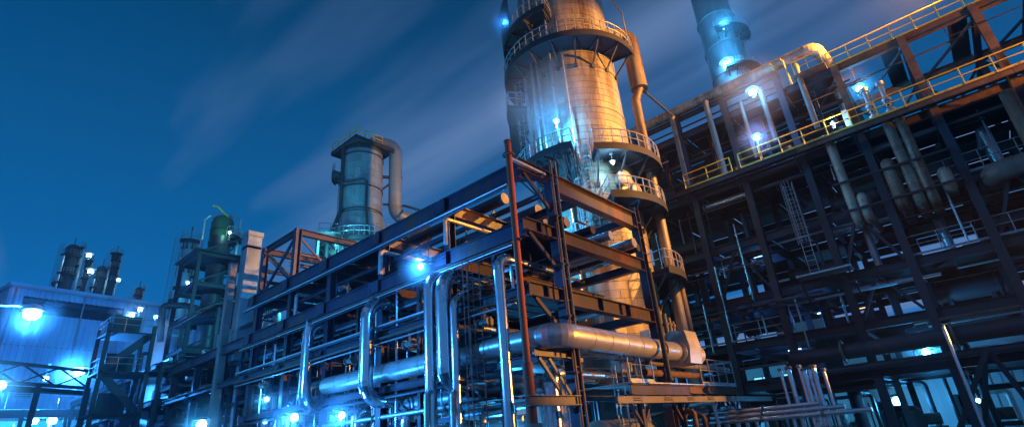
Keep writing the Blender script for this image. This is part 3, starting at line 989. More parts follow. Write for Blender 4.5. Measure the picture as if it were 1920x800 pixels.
# manways
for a, z_, r_ in ((fa + 15, 28.6, 0.55), (fa + 38, 16.9, 0.55), (fa + 52, 16.2, 0.5), (fa + 36, 19.2, 0.5)):
    d = pol((0, 0), a, 1, 0)
    c1 = pol(TC, a, TR, z_)
    q = MB().tube(c1, c1 + d * 0.45, r_ * 0.8, 20).tube(c1 + d * 0.45, c1 + d * 0.62, r_, 20).tube(c1 + d * 0.62, c1 + d * 0.72, r_ * 0.97, 20, r_ * 0.6)
    q.build('manway', 'tower_clad', tw)
# instrument pipes running down the front
for k_, (a, r_, z0, z1) in enumerate(((fa - 46, 0.11, 6, 35), (fa - 37, 0.08, 6, 35), (fa - 19, 0.09, 8, 35), (fa - 62, 0.13, 6, 30), (fa - 5, 0.05, 18, 27))):
    q = MB().tube(pol(TC, a, TR + 0.32, z0), pol(TC, a, TR + 0.32, z1), r_, 12)
    for zz in range(int(z0) + 1, int(z1), 4): q.bar(pol(TC, a, TR, zz), pol(TC, a, TR + 0.32, zz), 0.06, 0.06)
    q.build('instrument_pipe', 'dull_aluminium', tw)
# ladders on the lit and the dark side
for a, z0, h_ in ((fa - 6, 11.0, 8.5), (fa + 4, 12.5, 7.0), (fa - 84, 19.2, 9.0), (fa - 97, 24.9, 7.0), (fa + 20, 10.6, 5.0)):
    ladder_mesh(pol(TC, a, TR + 0.22, z0), h_, pol((0, 0), a, 1, 0), 0.45).build('ladder', 'galvanised', tw)
# small frames and davits on the blue-lit side below the middle platform
for k_ in range(5):
    a = fa - 40 + 9 * k_
    q = MB().bar(pol(TC, a, TR + 0.02, 17.8 - 0.6 * (k_ % 2)), pol(TC, a, 4.7, 18.9), 0.08, 0.08)
    q.bar(pol(TC, a, 4.7, 17.1), pol(TC, a, 4.7, 18.9), 0.08, 0.08)
    q.bar(pol(TC, a, TR + 0.02, 17.1), pol(TC, a, 4.7, 17.1), 0.08, 0.08)
    q.build('frame', 'dark_steel', tw)
q = MB().path([pol(TC, fa + 74, 4.9, 27.8), pol(TC, fa + 74, 4.9, 32), pol(TC, fa + 60, 4.4, 33)], 0.06, 8)
q.build('davit', 'rail_grey', tw)

# overhead vapour line hugging the right of the column
va = fa + 88
pipe('fat orange lit vapour line hugging the right side of the column', [pol(TC, va - 12, TR - 0.3, 30.4), pol(TC, va, 5.0, 30.4), pol(TC, va, 5.0, 25.4)], 0.62, 'tower_clad', 1.5, 1.2, name='vapour_line', n=24)
pipe('slim orange pipe running down the right side of the column', [pol(TC, va, 5.0, 25.5), pol(TC, va, 4.55, 24.5), pol(TC, va, 4.5, 0.12)], 0.33, 'tower_clad', 1.6, 1.5, name='downcomer_pipe', n=20)
pipe('second slim pipe down the column beside the lowest ring platform', [pol(TC, va + 4, 5.0, 10.8), pol(TC, va + 4, 5.0, 0.12)], 0.2, 'tower_clad', 1.6, 1.5, name='downcomer_pipe', n=16)
# equipment in front of the column foot, seen through the rack
for k_, (a, z_, w_) in enumerate(((fa + 6, 8.2, 1.2), (fa + 34, 7.0, 1.6), (fa - 24, 7.6, 1.4))):
    eq = thing('junction_cabinet', ('pale cabinet with door %s the column foot behind the rack' % ('square on', 'at the right of', 'at the left of')[k_]), 'cabinet', pol(TC, a, 4.2, 4.9))
    c1 = pol(TC, a, 4.2, 0)
    MB().box(c1.x - w_ / 2, c1.x + w_ / 2, c1.y - 0.3, c1.y + 0.3, 4.9, z_).build('case', 'cladding_box', eq)
    MB().box(c1.x - w_ / 2 + 0.1, c1.x + w_ / 2 - 0.1, c1.y - 0.325, c1.y - 0.302, 5.0, z_ - 0.1).build('door', 'cladding_box', eq)
    MB().ibeam((c1.x, c1.y, 0.12), (c1.x, c1.y, 4.9), 0.2, 0.2).build('stand', 'frame_paint', eq)

# ================================================================== second tower behind the rack
SX, SY = 29.8, 47.3
S = V((SX, SY, 0))
fs = math.degrees(math.atan2(-SY, -SX)) % 360
st = thing('absorber_tower', 'medium bluish clad tower with square top platform and looping duct', 'tower', (SX, SY, 0.12))
MB().lathe([(3.05, 0.12), (3.02, 22.3), (2.95, 23.6), (2.40, 25.8), (2.28, 25.9), (2.28, 34.2), (1.9, 35.1), (0.9, 35.7), (0.02, 35.8)], S, 40).build('shell', 'tower_under', st)
z = 26.1
sp = None
course = 0
while z < 33.4:
    for k_ in range(10):
        a = (course % 2) * 18 + k_ * 36
        rel = (a + 18 - fs + 180) % 360 - 180
        if abs(rel) > 110: continue
        if sp is None:
            sp = MB().lathe([(2.26, 0.0), (2.318, 0.003), (2.31, 0.83), (2.26, 0.835)], ORG[st.name], 6, 0.3, 35.7).build('cladding_sheet', 'tower_clad_blue', st, 26)
            sp.location, sp.rotation_euler = (0, 0, z - 0.12), (0, 0, R(a))
        else:
            dup(sp, st, (0, 0, z - 0.12), (0, 0, R(a)))
    z += 0.85
    course += 1
sk = None
z = 14.0
course = 0
while z < 22.2:
    for k_ in range(12):
        a = (course % 2) * 15 + k_ * 30
        rel = (a + 15 - fs + 180) % 360 - 180
        if abs(rel) > 105: continue
        if sk is None:
            sk = MB().lathe([(3.0, 0.0), (3.1, 0.003), (3.09, 0.95), (3.0, 0.955)], ORG[st.name], 5, 0.3, 29.7).build('skirt_sheet', 'tower_clad_blue', st, 26)
            sk.location, sk.rotation_euler = (0, 0, z - 0.12), (0, 0, R(a))
        else:
            dup(sk, st, (0, 0, z - 0.12), (0, 0, R(a)))
    z += 0.97
    course += 1
MB().lathe([(3.0, 22.25), (3.14, 22.25), (3.06, 23.6), (2.46, 25.9), (2.32, 25.9)], S, 40).build('cone', 'tower_clad_blue', st)
for z_ in (33.1, 29.0, 26.2): MB().lathe([(2.3, 0), (2.40, 0.01), (2.40, 0.14), (2.3, 0.15)], (SX, SY, z_), 40).build('girth_ring', 'dark_steel', st)
# square platform at the head, set square to the rack
pt = MB().box(SX - 2.55, SX + 2.55, SY - 2.55, SY + 2.55, 34.4, 34.5)
for s in (-2.55, 2.55): pt.box(SX - 2.6, SX + 2.6, SY + s - 0.05, SY + s + 0.05, 34.15, 34.65).box(SX + s - 0.05, SX + s + 0.05, SY - 2.49, SY + 2.49, 34.16, 34.64)
pt = pt.build('top_platform', 'deck', st)
q = railing_mesh([(SX - 2.5, SY + 2.5, 34.5), (SX - 2.5, SY - 2.5, 34.5), (SX + 1.0, SY - 2.5, 34.5)], 1.15, r=0.05, kick=False)
for pp in post_points([(SX - 2.5, SY + 2.5, 34.5), (SX - 2.5, SY - 2.5, 34.5), (SX + 1.0, SY - 2.5, 34.5)], 1.2): q.tube(pp, pp + UP * 1.15, 0.045, 6)
q.build('railing', 'rail_yellow', pt)
platform(st, S, 22.3, 3.1, 4.2, fs - 130, fs + 120, rail='galvanised', h=1.15, deep=1.0)
platform(st, S, 31.0, 2.3, 3.3, fs - 118, fs - 62, h=1.1, deep=0.9)
ladder_mesh(pol(S, fs - 96, 2.5, 22), 9.0, pol((0, 0), fs - 96, 1, 0), 0.45, cage=False).build('ladder', 'galvanised', st)
q = MB().path([pol(S, fs - 50, 2.55, 29.4), pol(S, fs + 5, 2.6, 29.6), pol(S, fs + 12, 2.62, 29.3), pol(S, fs + 12, 2.62, 26.2), pol(S, fs + 12, 3.85, 22.6), pol(S, fs + 12, 3.85, 16)], 0.15, 10)
q.build('trace_pipe', 'dark_pipe', st)
MB().path([pol(S, fs - 58, 2.5, 34.5), pol(S, fs - 58, 2.5, 26.2), pol(S, fs - 58, 3.8, 22.4), pol(S, fs - 58, 3.8, 16)], 0.2, 10).build('trace_pipe', 'dark_pipe', st)
d0 = pol((0, 0), fs, 1, 0)
c1 = pol(S, fs - 10, 2.3, 34.3)
MB().tube(c1, c1 + d0 * 0.15, 0.28, 14).build('manway', 'dark_steel', st)
sr = V((math.cos(R(fs + 90)), math.sin(R(fs + 90)), 0))
dq = S + sr * 3.75
dl = at(766, 413, D=57)
pipe('wide bluish duct looping off the head of the medium tower', [S + V((0, 0, 35.0)), S + sr * 1.6 + UP * 35.9, dq + UP * 35.4, dq + UP * 26.6, dl + V((0.8, -0.5, -0.3))], 0.75, 'tower_clad_blue', 1.6, 1.5, name='tower_duct', n=24)
q = MB().bar(S + sr * 2.2 + UP * 31.3, dq + sr * 0.8 + UP * 31.3, 0.25, 0.3).bar(S + sr * 2.2 + UP * 29.6, dq + UP * 31.0, 0.18, 0.2)
q.build('duct_bracket', 'dark_steel', st)
q = MB().path([S + sr * 2.4 + UP * 27.8, S + sr * 4.9 + UP * 27.7, at(800, 398, D=50)], 0.14, 8)
tag(q.build('thin_line', 'dark_pipe'), 'thin dark line from the medium tower sloping behind the rack', 'pipe')
dd = at(782, 418, D=55)
kd = thing('knockout_drum', 'dark domed drum peeping over the rack beside the duct', 'drum', (dd.x, dd.y, 0.12))
MB().lathe([(1.6, 14.0), (1.6, dd.z - 0.9), (1.4, dd.z - 0.2), (0.9, dd.z + 0.3), (0.02, dd.z + 0.55)], (dd.x, dd.y, 0), 28).build('shell', 'dark_pipe', kd)
MB().lathe([(1.7, 0.12), (1.7, 14.0)], (dd.x, dd.y, 0), 24).build('skirt', 'dark_pipe', kd)
# walkway rail behind the rack top near the tower foot
for k_, (pa, pb) in enumerate((((597, 436), (640, 432)), ((705, 438), (765, 432)))):
    a, b = at(*pa, D=52), at(*pb, D=52)
    b.z = a.z
    wk = thing('tower_walkway', 'small railed walkway at the %s of the medium tower foot' % ('left' if k_ == 0 else 'right'), 'walkway', (a.x, a.y, 0.12))
    s = (b - a).normalized().cross(UP)
    MB().bar(a - UP * 0.1, b - UP * 0.1, 1.2, 0.12).build('deck', 'deck', wk)
    railing(wk, [a - s * 0.55, b - s * 0.55], 1.3, 1.0, 'rail_grey', 0.03, False)
    for pp in (a, b): MB().ibeam((pp.x, pp.y, 0.12), pp - UP * 0.16, 0.25, 0.25).build('leg', 'grey_frame', wk)

# ================================================================== tall stack far behind
KX = at(1356, 90, D=92)
stk = thing('chimney_stack', 'tall pale stack far behind, floodlit blue in the steam', 'chimney', (KX.x, KX.y, 0))
KC = V((KX.x, KX.y, 0))
fk = math.degrees(math.atan2(-KC.y, -KC.x)) % 360
MB().lathe([(4.1, 0), (3.05, 95.0), (2.8, 95.0), (2.8, 94.0)], KC, 40).build('shell', 'stack_clad', stk)
for z_ in (60.0, 66.5, 73.5): MB().lathe([(3.2, 0), (3.6, 0.02), (3.6, 0.25), (3.2, 0.3)], (KC.x, KC.y, z_), 36).build('girth_ring', 'stack_clad', stk)
for zz in (at(1365, 62, D=90).z, at(1365, 140, D=90).z):
    platform(stk, KC, zz, 3.3, 5.2, fk - 5, fk + 115, rail='galvanised', h=1.3, deep=1.4)
ladder_mesh(pol(KC, fk + 30, 3.7, 40), 40, pol((0, 0), fk + 30, 1, 0), 0.6).build('ladder', 'galvanised', stk)

# ================================================================== big dark process structure on the right
XR = 36.0
SCL = XR / 34.0
zr = lambda z_: EYE + (z_ - EYE) * SCL                # heights measured for the plane X = 34, carried to X = XR
CY = [y_ * SCL for y_ in (-8.4, -5.1, -1.8, 1.7, 4.9, 8.5, 12.0, 15.6, 19.0)]
ZW, ZT = zr(16.72), zr(21.6)                          # walkway and roof steel
LV = [zr(4.0), zr(6.4), zr(9.1), zr(12.6), ZW, ZT]
frm = thing('process_structure', 'huge dark multi storey steel process structure filling the right side', 'structure', (XR, CY[0], 0.12))
XS = (XR, XR + 6.0, XR + 12.0)


def fb(a, b, d, w_, name='beam', m_='grey_frame', up=UP, p=None):
    return MB().ibeam(a, b, d, w_, up=up).build(name, m_, p or frm)


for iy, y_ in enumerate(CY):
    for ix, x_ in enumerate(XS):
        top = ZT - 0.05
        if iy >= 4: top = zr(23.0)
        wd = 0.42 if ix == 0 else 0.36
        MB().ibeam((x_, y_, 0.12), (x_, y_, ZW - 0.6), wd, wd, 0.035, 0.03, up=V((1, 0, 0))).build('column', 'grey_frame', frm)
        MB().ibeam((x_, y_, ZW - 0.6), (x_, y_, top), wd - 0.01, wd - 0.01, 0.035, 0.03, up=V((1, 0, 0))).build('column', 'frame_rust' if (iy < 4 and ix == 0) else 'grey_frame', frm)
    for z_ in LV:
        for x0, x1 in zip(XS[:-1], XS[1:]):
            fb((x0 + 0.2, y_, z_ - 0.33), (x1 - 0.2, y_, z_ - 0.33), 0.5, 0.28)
for iy in range(len(CY) - 1):
    a, b = CY[iy], CY[iy + 1]
    for iz, z_ in enumerate(LV):
        for ix, x_ in enumerate(XS):
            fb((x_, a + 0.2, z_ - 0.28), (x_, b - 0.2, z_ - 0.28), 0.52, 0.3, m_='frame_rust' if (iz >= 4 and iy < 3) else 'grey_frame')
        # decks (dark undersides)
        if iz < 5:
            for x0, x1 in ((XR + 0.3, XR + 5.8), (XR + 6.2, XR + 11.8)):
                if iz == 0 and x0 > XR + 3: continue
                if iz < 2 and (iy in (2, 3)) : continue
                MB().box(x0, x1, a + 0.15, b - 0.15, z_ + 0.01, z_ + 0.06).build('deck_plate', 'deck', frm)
    if iy >= 3:                                        # roof deck and dark sheets added to shut out the sky
        for x0, x1 in ((XR + 0.9, XR + 5.8), (XR + 6.2, XR + 11.8)):
            MB().box(x0, x1, a + 0.15, b - 0.15, ZT + 0.01, ZT + 0.06).build('deck_plate', 'deck', frm)
        for j in range(3):
            y0 = a + (b - a) * j / 3
            MB().box(XR + 6.3, XR + 6.36, y0 + 0.02, y0 + (b - a) / 3 - 0.02, ZW + 0.1, ZT - (0.65, 1.3, 0.9)[(j + iy) % 3]).build('blackout_sheet', 'dark_steel', frm)
        for z_ in (ZW + 1.6, ZW + 3.1):
            fb((XR + 0.9, a + 0.2, z_), (XR + 0.9, b - 0.2, z_), 0.22, 0.16)
            MB().path([(XR + 1.6, a, z_ + 0.3), (XR + 1.6, b, z_ + 0.3)], 0.14, 10).build('conduit', 'dark_pipe', frm)
        MB().ibeam((XR + 0.9, (a + b) / 2, ZW + 0.1), (XR + 0.9, (a + b) / 2, ZT - 0.6), 0.2, 0.18).build('post', 'grey_frame', frm)
        MB().lathe([(0.02, 0.1), (0.5, 0.3), (0.55, 2.2), (0.3, 2.6), (0.15, 3.4)], (XR + 3.0, a + 1.3, ZW), 16).build('vessel', 'dark_pipe', frm)
    # crossed braces in the top storey and some below
    if iy < 5:
        for s in (0, 1):
            p0, p1 = (a, b) if s else (b, a)
            MB().bar((XR + 6.0 + 0.09 * s, p0, ZW + 0.3), (XR + 6.0 + 0.09 * s, p1, ZT - 0.6), 0.12, 0.16).build('brace', 'grey_frame', frm)
    if iy in (1, 3, 5):
        for z0, z1 in ((LV[1], LV[2]), (LV[2], LV[3])):
            MB().bar((XR + 0.1, a + 0.25, z0 + 0.1), (XR + 0.1, (a + b) / 2, z1 - 0.6), 0.16, 0.16).build('brace', 'grey_frame', frm)
            MB().bar((XR + 0.1, b - 0.25, z0 + 0.1), (XR + 0.1, (a + b) / 2 + 0.12, z1 - 0.6), 0.16, 0.16).build('brace', 'grey_frame', frm)
    # horizontal wind bracing under the roof
    MB().bar((XR + 0.3, a + 0.2, ZT - 0.75), (XR + 5.8, b - 0.2, ZT - 0.75), 0.12, 0.14).build('brace', 'grey_frame', frm)
# upper frame beyond the step, under the roof pipe
zu = zr(23.0)
for a, b in zip(CY[4:-1], CY[5:]):
    for x_ in XS[:2]:
        fb((x_, a + 0.18, zu - 0.2), (x_, b - 0.18, zu - 0.2), 0.34, 0.26)
    MB().bar((XR + 0.1, a + 0.1, zr(22.1)), (XR + 0.1, b - 0.1, zr(22.1)), 0.1, 0.1).build('rail_bar', 'grey_frame', frm)
# dark sheets added behind the structure to keep the sky out
for iy in range(len(CY) - 1):
    a, b = CY[iy], CY[iy + 1]
    for iz in range(0, 4):
        z0 = LV[iz - 1] if iz else 0.12
        if iz < 2 and iy in (2, 3, 4): continue
        if (iy * 3 + iz) % 5 == 0: continue
        MB().box(XR + 12.2, XR + 12.26, a + 0.05, b - 0.05, z0 + 0.1, LV[iz] - (1.6 if (iy + iz) % 2 else 0.7)).build('blackout_sheet', 'dark_steel', frm)

# outboard walkway along the front with a yellow railing
wk = thing('walkway', 'long walkway with yellow railing slanting up across the dark structure', 'walkway', (XR - 0.9, CY[0], ZW))
ZB = ZW + 0.06
for k_, (a, b) in enumerate(zip(CY[:-2], CY[1:-1])):
    MB().box(XR - 1.35, XR - 0.28, a + 0.01, b - 0.01, ZW, ZB).build('deck_plate', 'deck', wk)
    MB().ibeam((XR - 1.36, a + 0.01, ZW - 0.17), (XR - 1.36, b - 0.01, ZW - 0.17), 0.32, 0.14).build('edge_beam', 'frame_rust' if k_ < 4 else 'grey_frame', wk)
    MB().bar((XR - 1.3, a + 0.3, ZW - 0.2), (XR - 0.2, a + 0.3, ZW - 1.2), 0.08, 0.08).build('bracket', 'grey_frame', wk)
railing(wk, [(XR - 1.32, CY[-3], ZB), (XR - 1.32, CY[5] + 0.3, ZB)], 1.1, 1.4, 'rail_yellow', 0.042)
railing(wk, [(XR - 1.32, CY[5] - 0.3, ZB), (XR - 1.32, CY[0], ZB)], 1.1, 1.4, 'rail_yellow', 0.042)
# gangway joining the column's ring platform to it
gw = thing('gangway', 'short gangway joining the column platform to the yellow railed walkway', 'walkway', (XR - 2, 15.4, ZW))
MB().box(TX + 4.6, XR - 1.4, 15.3, 16.4, ZW - 0.3, ZW - 0.1).build('deck', 'deck', gw)

# roof railing, yellow
rf = thing('roof_railing', 'yellow railing along the roof edge at the top right corner', 'railing', (XR, CY[0], ZT))
railing(rf, [(XR - 0.1, CY[3] + 0.2, ZT), (XR - 0.1, CY[0] - 1.0, ZT)], 1.1, 1.25, 'rail_yellow', 0.042)
rs = thing('roof_railing', 'stepped yellow railing with hoops left of the long roof railing', 'railing', (XR, CY[4], ZT))
railing(rs, [(XR - 0.05, CY[3] + 2.2, ZT + 0.5), (XR - 0.05, CY[3] + 0.45, ZT + 0.5)], 1.1, 0.8, 'rail_yellow', 0.03)
MB().bar((XR, CY[3] + 2.3, ZT + 0.3), (XR, CY[3] + 0.35, ZT + 0.3), 0.8, 0.2).build('step', 'frame_rust', rs)
q = MB()
for dy_ in (2.6, 3.3):
    b0 = V((XR - 0.1, CY[3] + dy_, ZT))
    q.path([b0, b0 + UP * 2.0, b0 + V((0, 0.12, 2.25)), b0 + V((0.4, 0.2, 2.3)), b0 + V((0.8, 0.12, 2.2)), b0 + V((0.8, 0, 0))], 0.04, 6)
q.build('hoop', 'rail_yellow', rs)
for k_ in range(3): MB().box(XR, XR + 6, CY[k_] + 0.25, CY[k_] + 1.2, ZT + 0.03, ZT + 0.08).build('roof_plate', 'deck', frm)

# roof pipe and its orange end
rz = zr(23.75)
pipe('long fat pipe lying along the roof edge with orange lit end bend', [(XR + 0.4, CY[-1] + 1.5, rz), (XR + 0.4, 2.3 * SCL, rz), (XR + 3.2, 2.0 * SCL, rz - 0.3), (XR + 3.4, 2.0 * SCL, ZT - 3)], 0.40, 'tower_clad', 1.8, 1.5, name='roof_pipe', n=24)
for k_, (y_, z0, z1, r_) in enumerate(((3.6, 18.0, 22.9, .22), (6.0, 18.2, 22.4, .2), (9.6, 17.2, 23.2, .26), (12.2, 17.4, 23.2, .26), (7.4, 17.6, 22.0, .16))):
    pipe('%s drop pipe from the right hanging under the fat roof pipe' % ORD[k_], [(XR + 0.5, y_ * SCL, zr(z1)), (XR - 0.1, y_ * SCL, zr(z1)), (XR - 0.1, y_ * SCL, zr(z0))], r_ * 0.85, 'valve_paint', 1.6, 1.3, name='drop_pipe', n=16, group='drop pipes under the roof pipe')
tag(MB().path([pol(TC, va, 4.9, 25.6), pol(TC, va, 5.4, 25.0), V((XR + 0.3, 12.8, rz - 0.6)), V((XR + 0.3, 12.4, rz - 0.6))], 0.09, 8).build('link_pipe', 'dark_pipe'), 'thin dark pipe spanning from the column to the roof pipe', 'pipe')

# pipes hanging in rows below the walkway
hang = [(3.25, 16.6, 11.5, .26), (2.72, 13.0, 11.45, .26), (1.05, 14.4, 11.6, .33), (0.32, 16.6, 11.55, .27), (-0.25, 16.6, 11.5, .25), (-1.05, 13.0, 11.9, .3)]
for k_, (y_, z1, z0, r_) in enumerate(hang):
    pipe('%s from the left of the ribbed pipes hanging below the yellow railing' % ORD[k_], [(XR + 2.6, y_ * SCL, zr(z0) + 0.25), (XR - 0.55, y_ * SCL, zr(z0) + 0.25), (XR - 0.55, y_ * SCL, zr(z1))] + ([(XR + 2.6, y_ * SCL, zr(z1))] if k_ in (1, 2, 5) else []), r_, 'tower_clad', 0.24, 1.25, name='hanging_pipe', n=18, bead=1.07, group='ribbed pipes hanging under the walkway')
for z_ in (13.9, 12.2):
    MB().bar((XR - 0.95, -1.7 * SCL, zr(z_)), (XR - 0.95, 3.8 * SCL, zr(z_)), 0.1, 0.12).build('pipe_support', 'grey_frame', frm)
    for yy in (-1.6, 0.6, 2.0, 3.7): MB().bar((XR - 0.9, yy * SCL, zr(z_)), (XR, yy * SCL, zr(z_)), 0.08, 0.08).build('pipe_support', 'grey_frame', frm)
# fat pipes at the far right under the walkway
pipe('fat orange edged pipe dropping below the walkway near the right edge', [(XR - 0.6, -4.6 * SCL, zr(15.9)), (XR - 0.6, -4.5 * SCL, zr(11.0)), (XR + 4, -4.5 * SCL, zr(11.0))], 0.34, 'tower_clad', 1.4, 1.4, name='drop_pipe', n=20)
pipe('wide dark brown pipe running back from the right edge', [(XR - 0.4, -9.0, zr(12.2)), (XR - 0.4, -2.8 * SCL, zr(12.2)), (XR + 4, -2.6 * SCL, zr(12.2))], 0.55, 'valve_paint', 1.4, 1.4, name='cross_pipe', n=24)
# valves and ribbed bits on the walkway, blue lit
for k_, y_ in enumerate((0.75, -0.05)):
    vs = thing('valve_stack', '%s blue lit valve stack with handwheel on the walkway' % ('left' if k_ == 0 else 'right'), 'valve', (XR - 0.5, y_ * SCL, ZB), 'valve stacks on the walkway')
    c1 = V((XR - 0.5, y_ * SCL, ZB))
    MB().lathe([(0.3, 0), (0.3, 0.5), (0.16, 0.55), (0.16, 0.9), (0.26, 0.95), (0.26, 1.3), (0.15, 1.35), (0.15, 2.2), (0.24, 2.25), (0.24, 2.5), (0.1, 2.55)], c1, 18).build('body', 'galvanised', vs)
    q = MB()
    h = c1 + V((-0.45, 0, 0.75))
    q.path([h + V((0, 0.26 * math.cos(R(t)), 0.26 * math.sin(R(t)))) for t in range(0, 360, 24)], 0.025, 5, closed=True)
    for t in (0, 60, 120): q.tube(h + V((0, 0.26 * math.cos(R(t)), 0.26 * math.sin(R(t)))), h - V((0, 0.26 * math.cos(R(t)), 0.26 * math.sin(R(t)))), 0.015, 5)
    q.tube(h, h + V((0.45, 0, 0)), 0.03, 6)
    q.build('handwheel', 'dark_steel', vs)
# pale gusset column and elbow, strongly lit
gp = at(1590, 228, X=XR - 0.3)
pipe('white lit elbow pipe beside the pale column on the walkway', [(XR - 0.5, gp.y + 1.6, ZB + 0.05), (XR - 0.5, gp.y + 1.5, gp.z - 0.6), (XR + 2.2, gp.y + 1.2, gp.z - 0.4)], 0.24, 'white_sheet', 0.6, 1.4, name='elbow_pipe', n=16)
pc = thing('pale_post', 'broad pale post catching the blue lamp on the walkway', 'post', (XR - 0.45, gp.y, ZB))
MB().ibeam((XR - 0.45, gp.y, ZB), (XR - 0.45, gp.y, gp.z + 0.7), 0.34, 0.3, 0.03, 0.25, up=V((1, 0, 0))).build('shaft', 'white_sheet', pc)
MB().box(XR - 0.75, XR - 0.2, gp.y - 0.35, gp.y + 0.35, ZB - 0.001, ZB + 0.04).build('base_plate', 'galvanised', pc)

# cages, ladder and a side platform on the structure front
lt = at(1476, 348, X=XR - 0.4)
ld = thing('caged_ladder', 'thin caged ladder hanging on the dark structure front', 'ladder', (XR - 0.35, lt.y, LV[2]))
ladder_mesh((XR - 0.35, lt.y, LV[2] + 0.1), lt.z - LV[2], (-1, 0, 0), 0.5).build('ladder_frame', 'galvanised', ld)
sp_ = thing('side_platform', 'small pale edged platform jutting from the dark structure', 'platform', (XR - 0.8, 6, LV[2]))
ya, yb = at(1600, 513, X=XR - 1.2).y, at(1497, 525, X=XR - 1.2).y
MB().box(XR - 1.6, XR - 0.25, ya, yb, LV[2] + 0.02, LV[2] + 0.12).build('deck', 'galvanised', sp_)
for yy in (ya + 0.1, yb - 0.1): MB().bar((XR - 1.55, yy, LV[2]), (XR - 0.25, yy, LV[2] - 1.3), 0.08, 0.08).build('bracket', 'grey_frame', sp_)
# low main along the front
pipe('dark fat pipe running level low across the structure front', [(XR - 1.0, 9.0, zr(4.9)), (XR - 1.0, -9.0, zr(4.9))], 0.42, 'dark_pipe', 2.0, 1.4, name='low_main', n=24, fl=5.0)
pipe('second dark pipe just under the low main', [(XR - 0.7, 9.0, zr(4.05)), (XR - 0.7, -9.0, zr(4.05))], 0.2, 'dark_pipe', 2.0, 1.4, name='low_main', n=18)
# bright slim pole in front at right and the raking struts
a, b = at(1768, 612, X=30.0), at(1850, 805, X=30.0)
sl = thing('slim_pole', 'slim bright pole in front of the right hand struts', 'pole', (b.x, b.y, 0.12))
MB().tube((30.0, a.y, 0.12), (30.0, a.y, a.z), 0.07, 14).build('shaft', 'aluminium', sl)
MB().lathe([(0.07, 0), (0.14, 0), (0.14, 0.05), (0.07, 0.05)], (30.0, a.y, 0.12), 12).build('foot', 'lamp_body', sl)
for k_, (p0, p1) in enumerate((((1850, 655), (1800, 800)), ((1850, 650), (1935, 760)), ((1845, 650), (1848, 806)))):
    a, b = at(*p0, X=33.0), at(*p1, X=33.0)
    ss = thing('raking_strut', ('left leaning', 'right leaning', 'upright middle')[k_] + ' dark strut of the stand at lower right', 'strut', (33, b.y, 0.12), 'struts of the lower right stand')
    d = (b - a).normalized()
    b = a + d * ((0.15 - a.z) / d.z) if abs(d.z) > .2 else b
    MB().ibeam(a + V((0.25 * k_, 0, 0)), b + V((0.25 * k_, 0, 0)), 0.24, 0.22, up=V((1, 0, 0))).build('shaft', 'grey_frame', ss)
    MB().box(b.x + 0.25 * k_ - 0.25, b.x + 0.25 * k_ + 0.25, b.y - 0.25, b.y + 0.25, 0.13, 0.17).build('base_plate', 'grey_frame', ss)
# inner clutter: vessels, exchangers and pipes standing on the decks
random.seed(21)
k_ = 0
for iz in range(0, 4):
    z0 = 0.12 if iz == 0 else LV[iz] + 0.06
    zt_ = LV[iz] if iz == 0 else LV[iz + 1]
    for iy in range(len(CY) - 1):
        yc = (CY[iy] + CY[iy + 1]) / 2
        if iz == 0 and iy in (2, 3): continue
        r_ = random.uniform(0.45, 0.8)
        xx = XR + random.uniform(1.6, 4.5)
        lvl = ('ground', 'second storey', 'third storey', 'fourth storey')[iz]
        if (iy + iz) % 3 == 0:
            vt = thing('exchanger', 'dark horizontal exchanger on the %s, bay %s from the right' % (lvl, ORD[iy]), 'exchanger', (xx, yc, z0))
            q = MB().tube((xx, CY[iy] + 0.3, z0 + 1.1), (xx, CY[iy + 1] - 0.3, z0 + 1.1), r_, 20)
            for yy in (CY[iy] + 0.5, CY[iy + 1] - 0.5): q.tube((xx, yy, z0 + 1.1), (xx, yy + 0.12, z0 + 1.1), r_ * 1.18, 20)
            q.build('shell', 'dark_pipe', vt)
            for yy in (CY[iy] + 0.9, CY[iy + 1] - 0.9): MB().box(xx - 0.4, xx + 0.4, yy - 0.1, yy + 0.1, z0, z0 + 1.1 - r_ * 0.7).build('saddle', 'grey_frame', vt)
        else:
            pipe('dark pipe run with drop on the %s, bay %s from the right' % (lvl, ORD[iy]), [(xx, yc, z0), (xx, yc, zt_ - 1.0), (xx + 3, yc, zt_ - 1.0)], r_ * 0.4, random.choice(['dark_pipe', 'dull_aluminium']), 1.5, 1.4, name='inner_pipe', n=14)
            pipe('level pipe under the beams of the %s, bay %s from the right' % (lvl, ORD[iy]), [(XR + 1.0, CY[iy] + 0.1, zt_ - 0.9), (XR + 1.0, CY[iy + 1] - 0.1, zt_ - 0.9)], random.uniform(0.1, 0.22), random.choice(['dark_pipe', 'dull_aluminium']), 1.8, name='inner_pipe', n=14)
# thin conduits and hanging rods in front of the dark bays
for k_, (p0, p1) in enumerate((((1222, 400), (1265, 560)), ((1318, 570), (1345, 660)), ((1340, 500), (1375, 640)), ((1375, 420), (1420, 560)), ((1490, 560), (1515, 650)))):
    a = at(*p0, X=XR - 0.3)
    b = at(*p1, X=XR - 0.3)
    cd = MB().path([(a.x, a.y, a.z), (a.x, a.y, b.z), (a.x + 0.3, a.y, b.z - 0.15)], 0.05, 6).build('conduit', 'galvanised')
    tag(cd, '%s from the left of the thin rods hanging on the dark structure' % ORD[k_], 'conduit', 'thin rods on the dark structure')

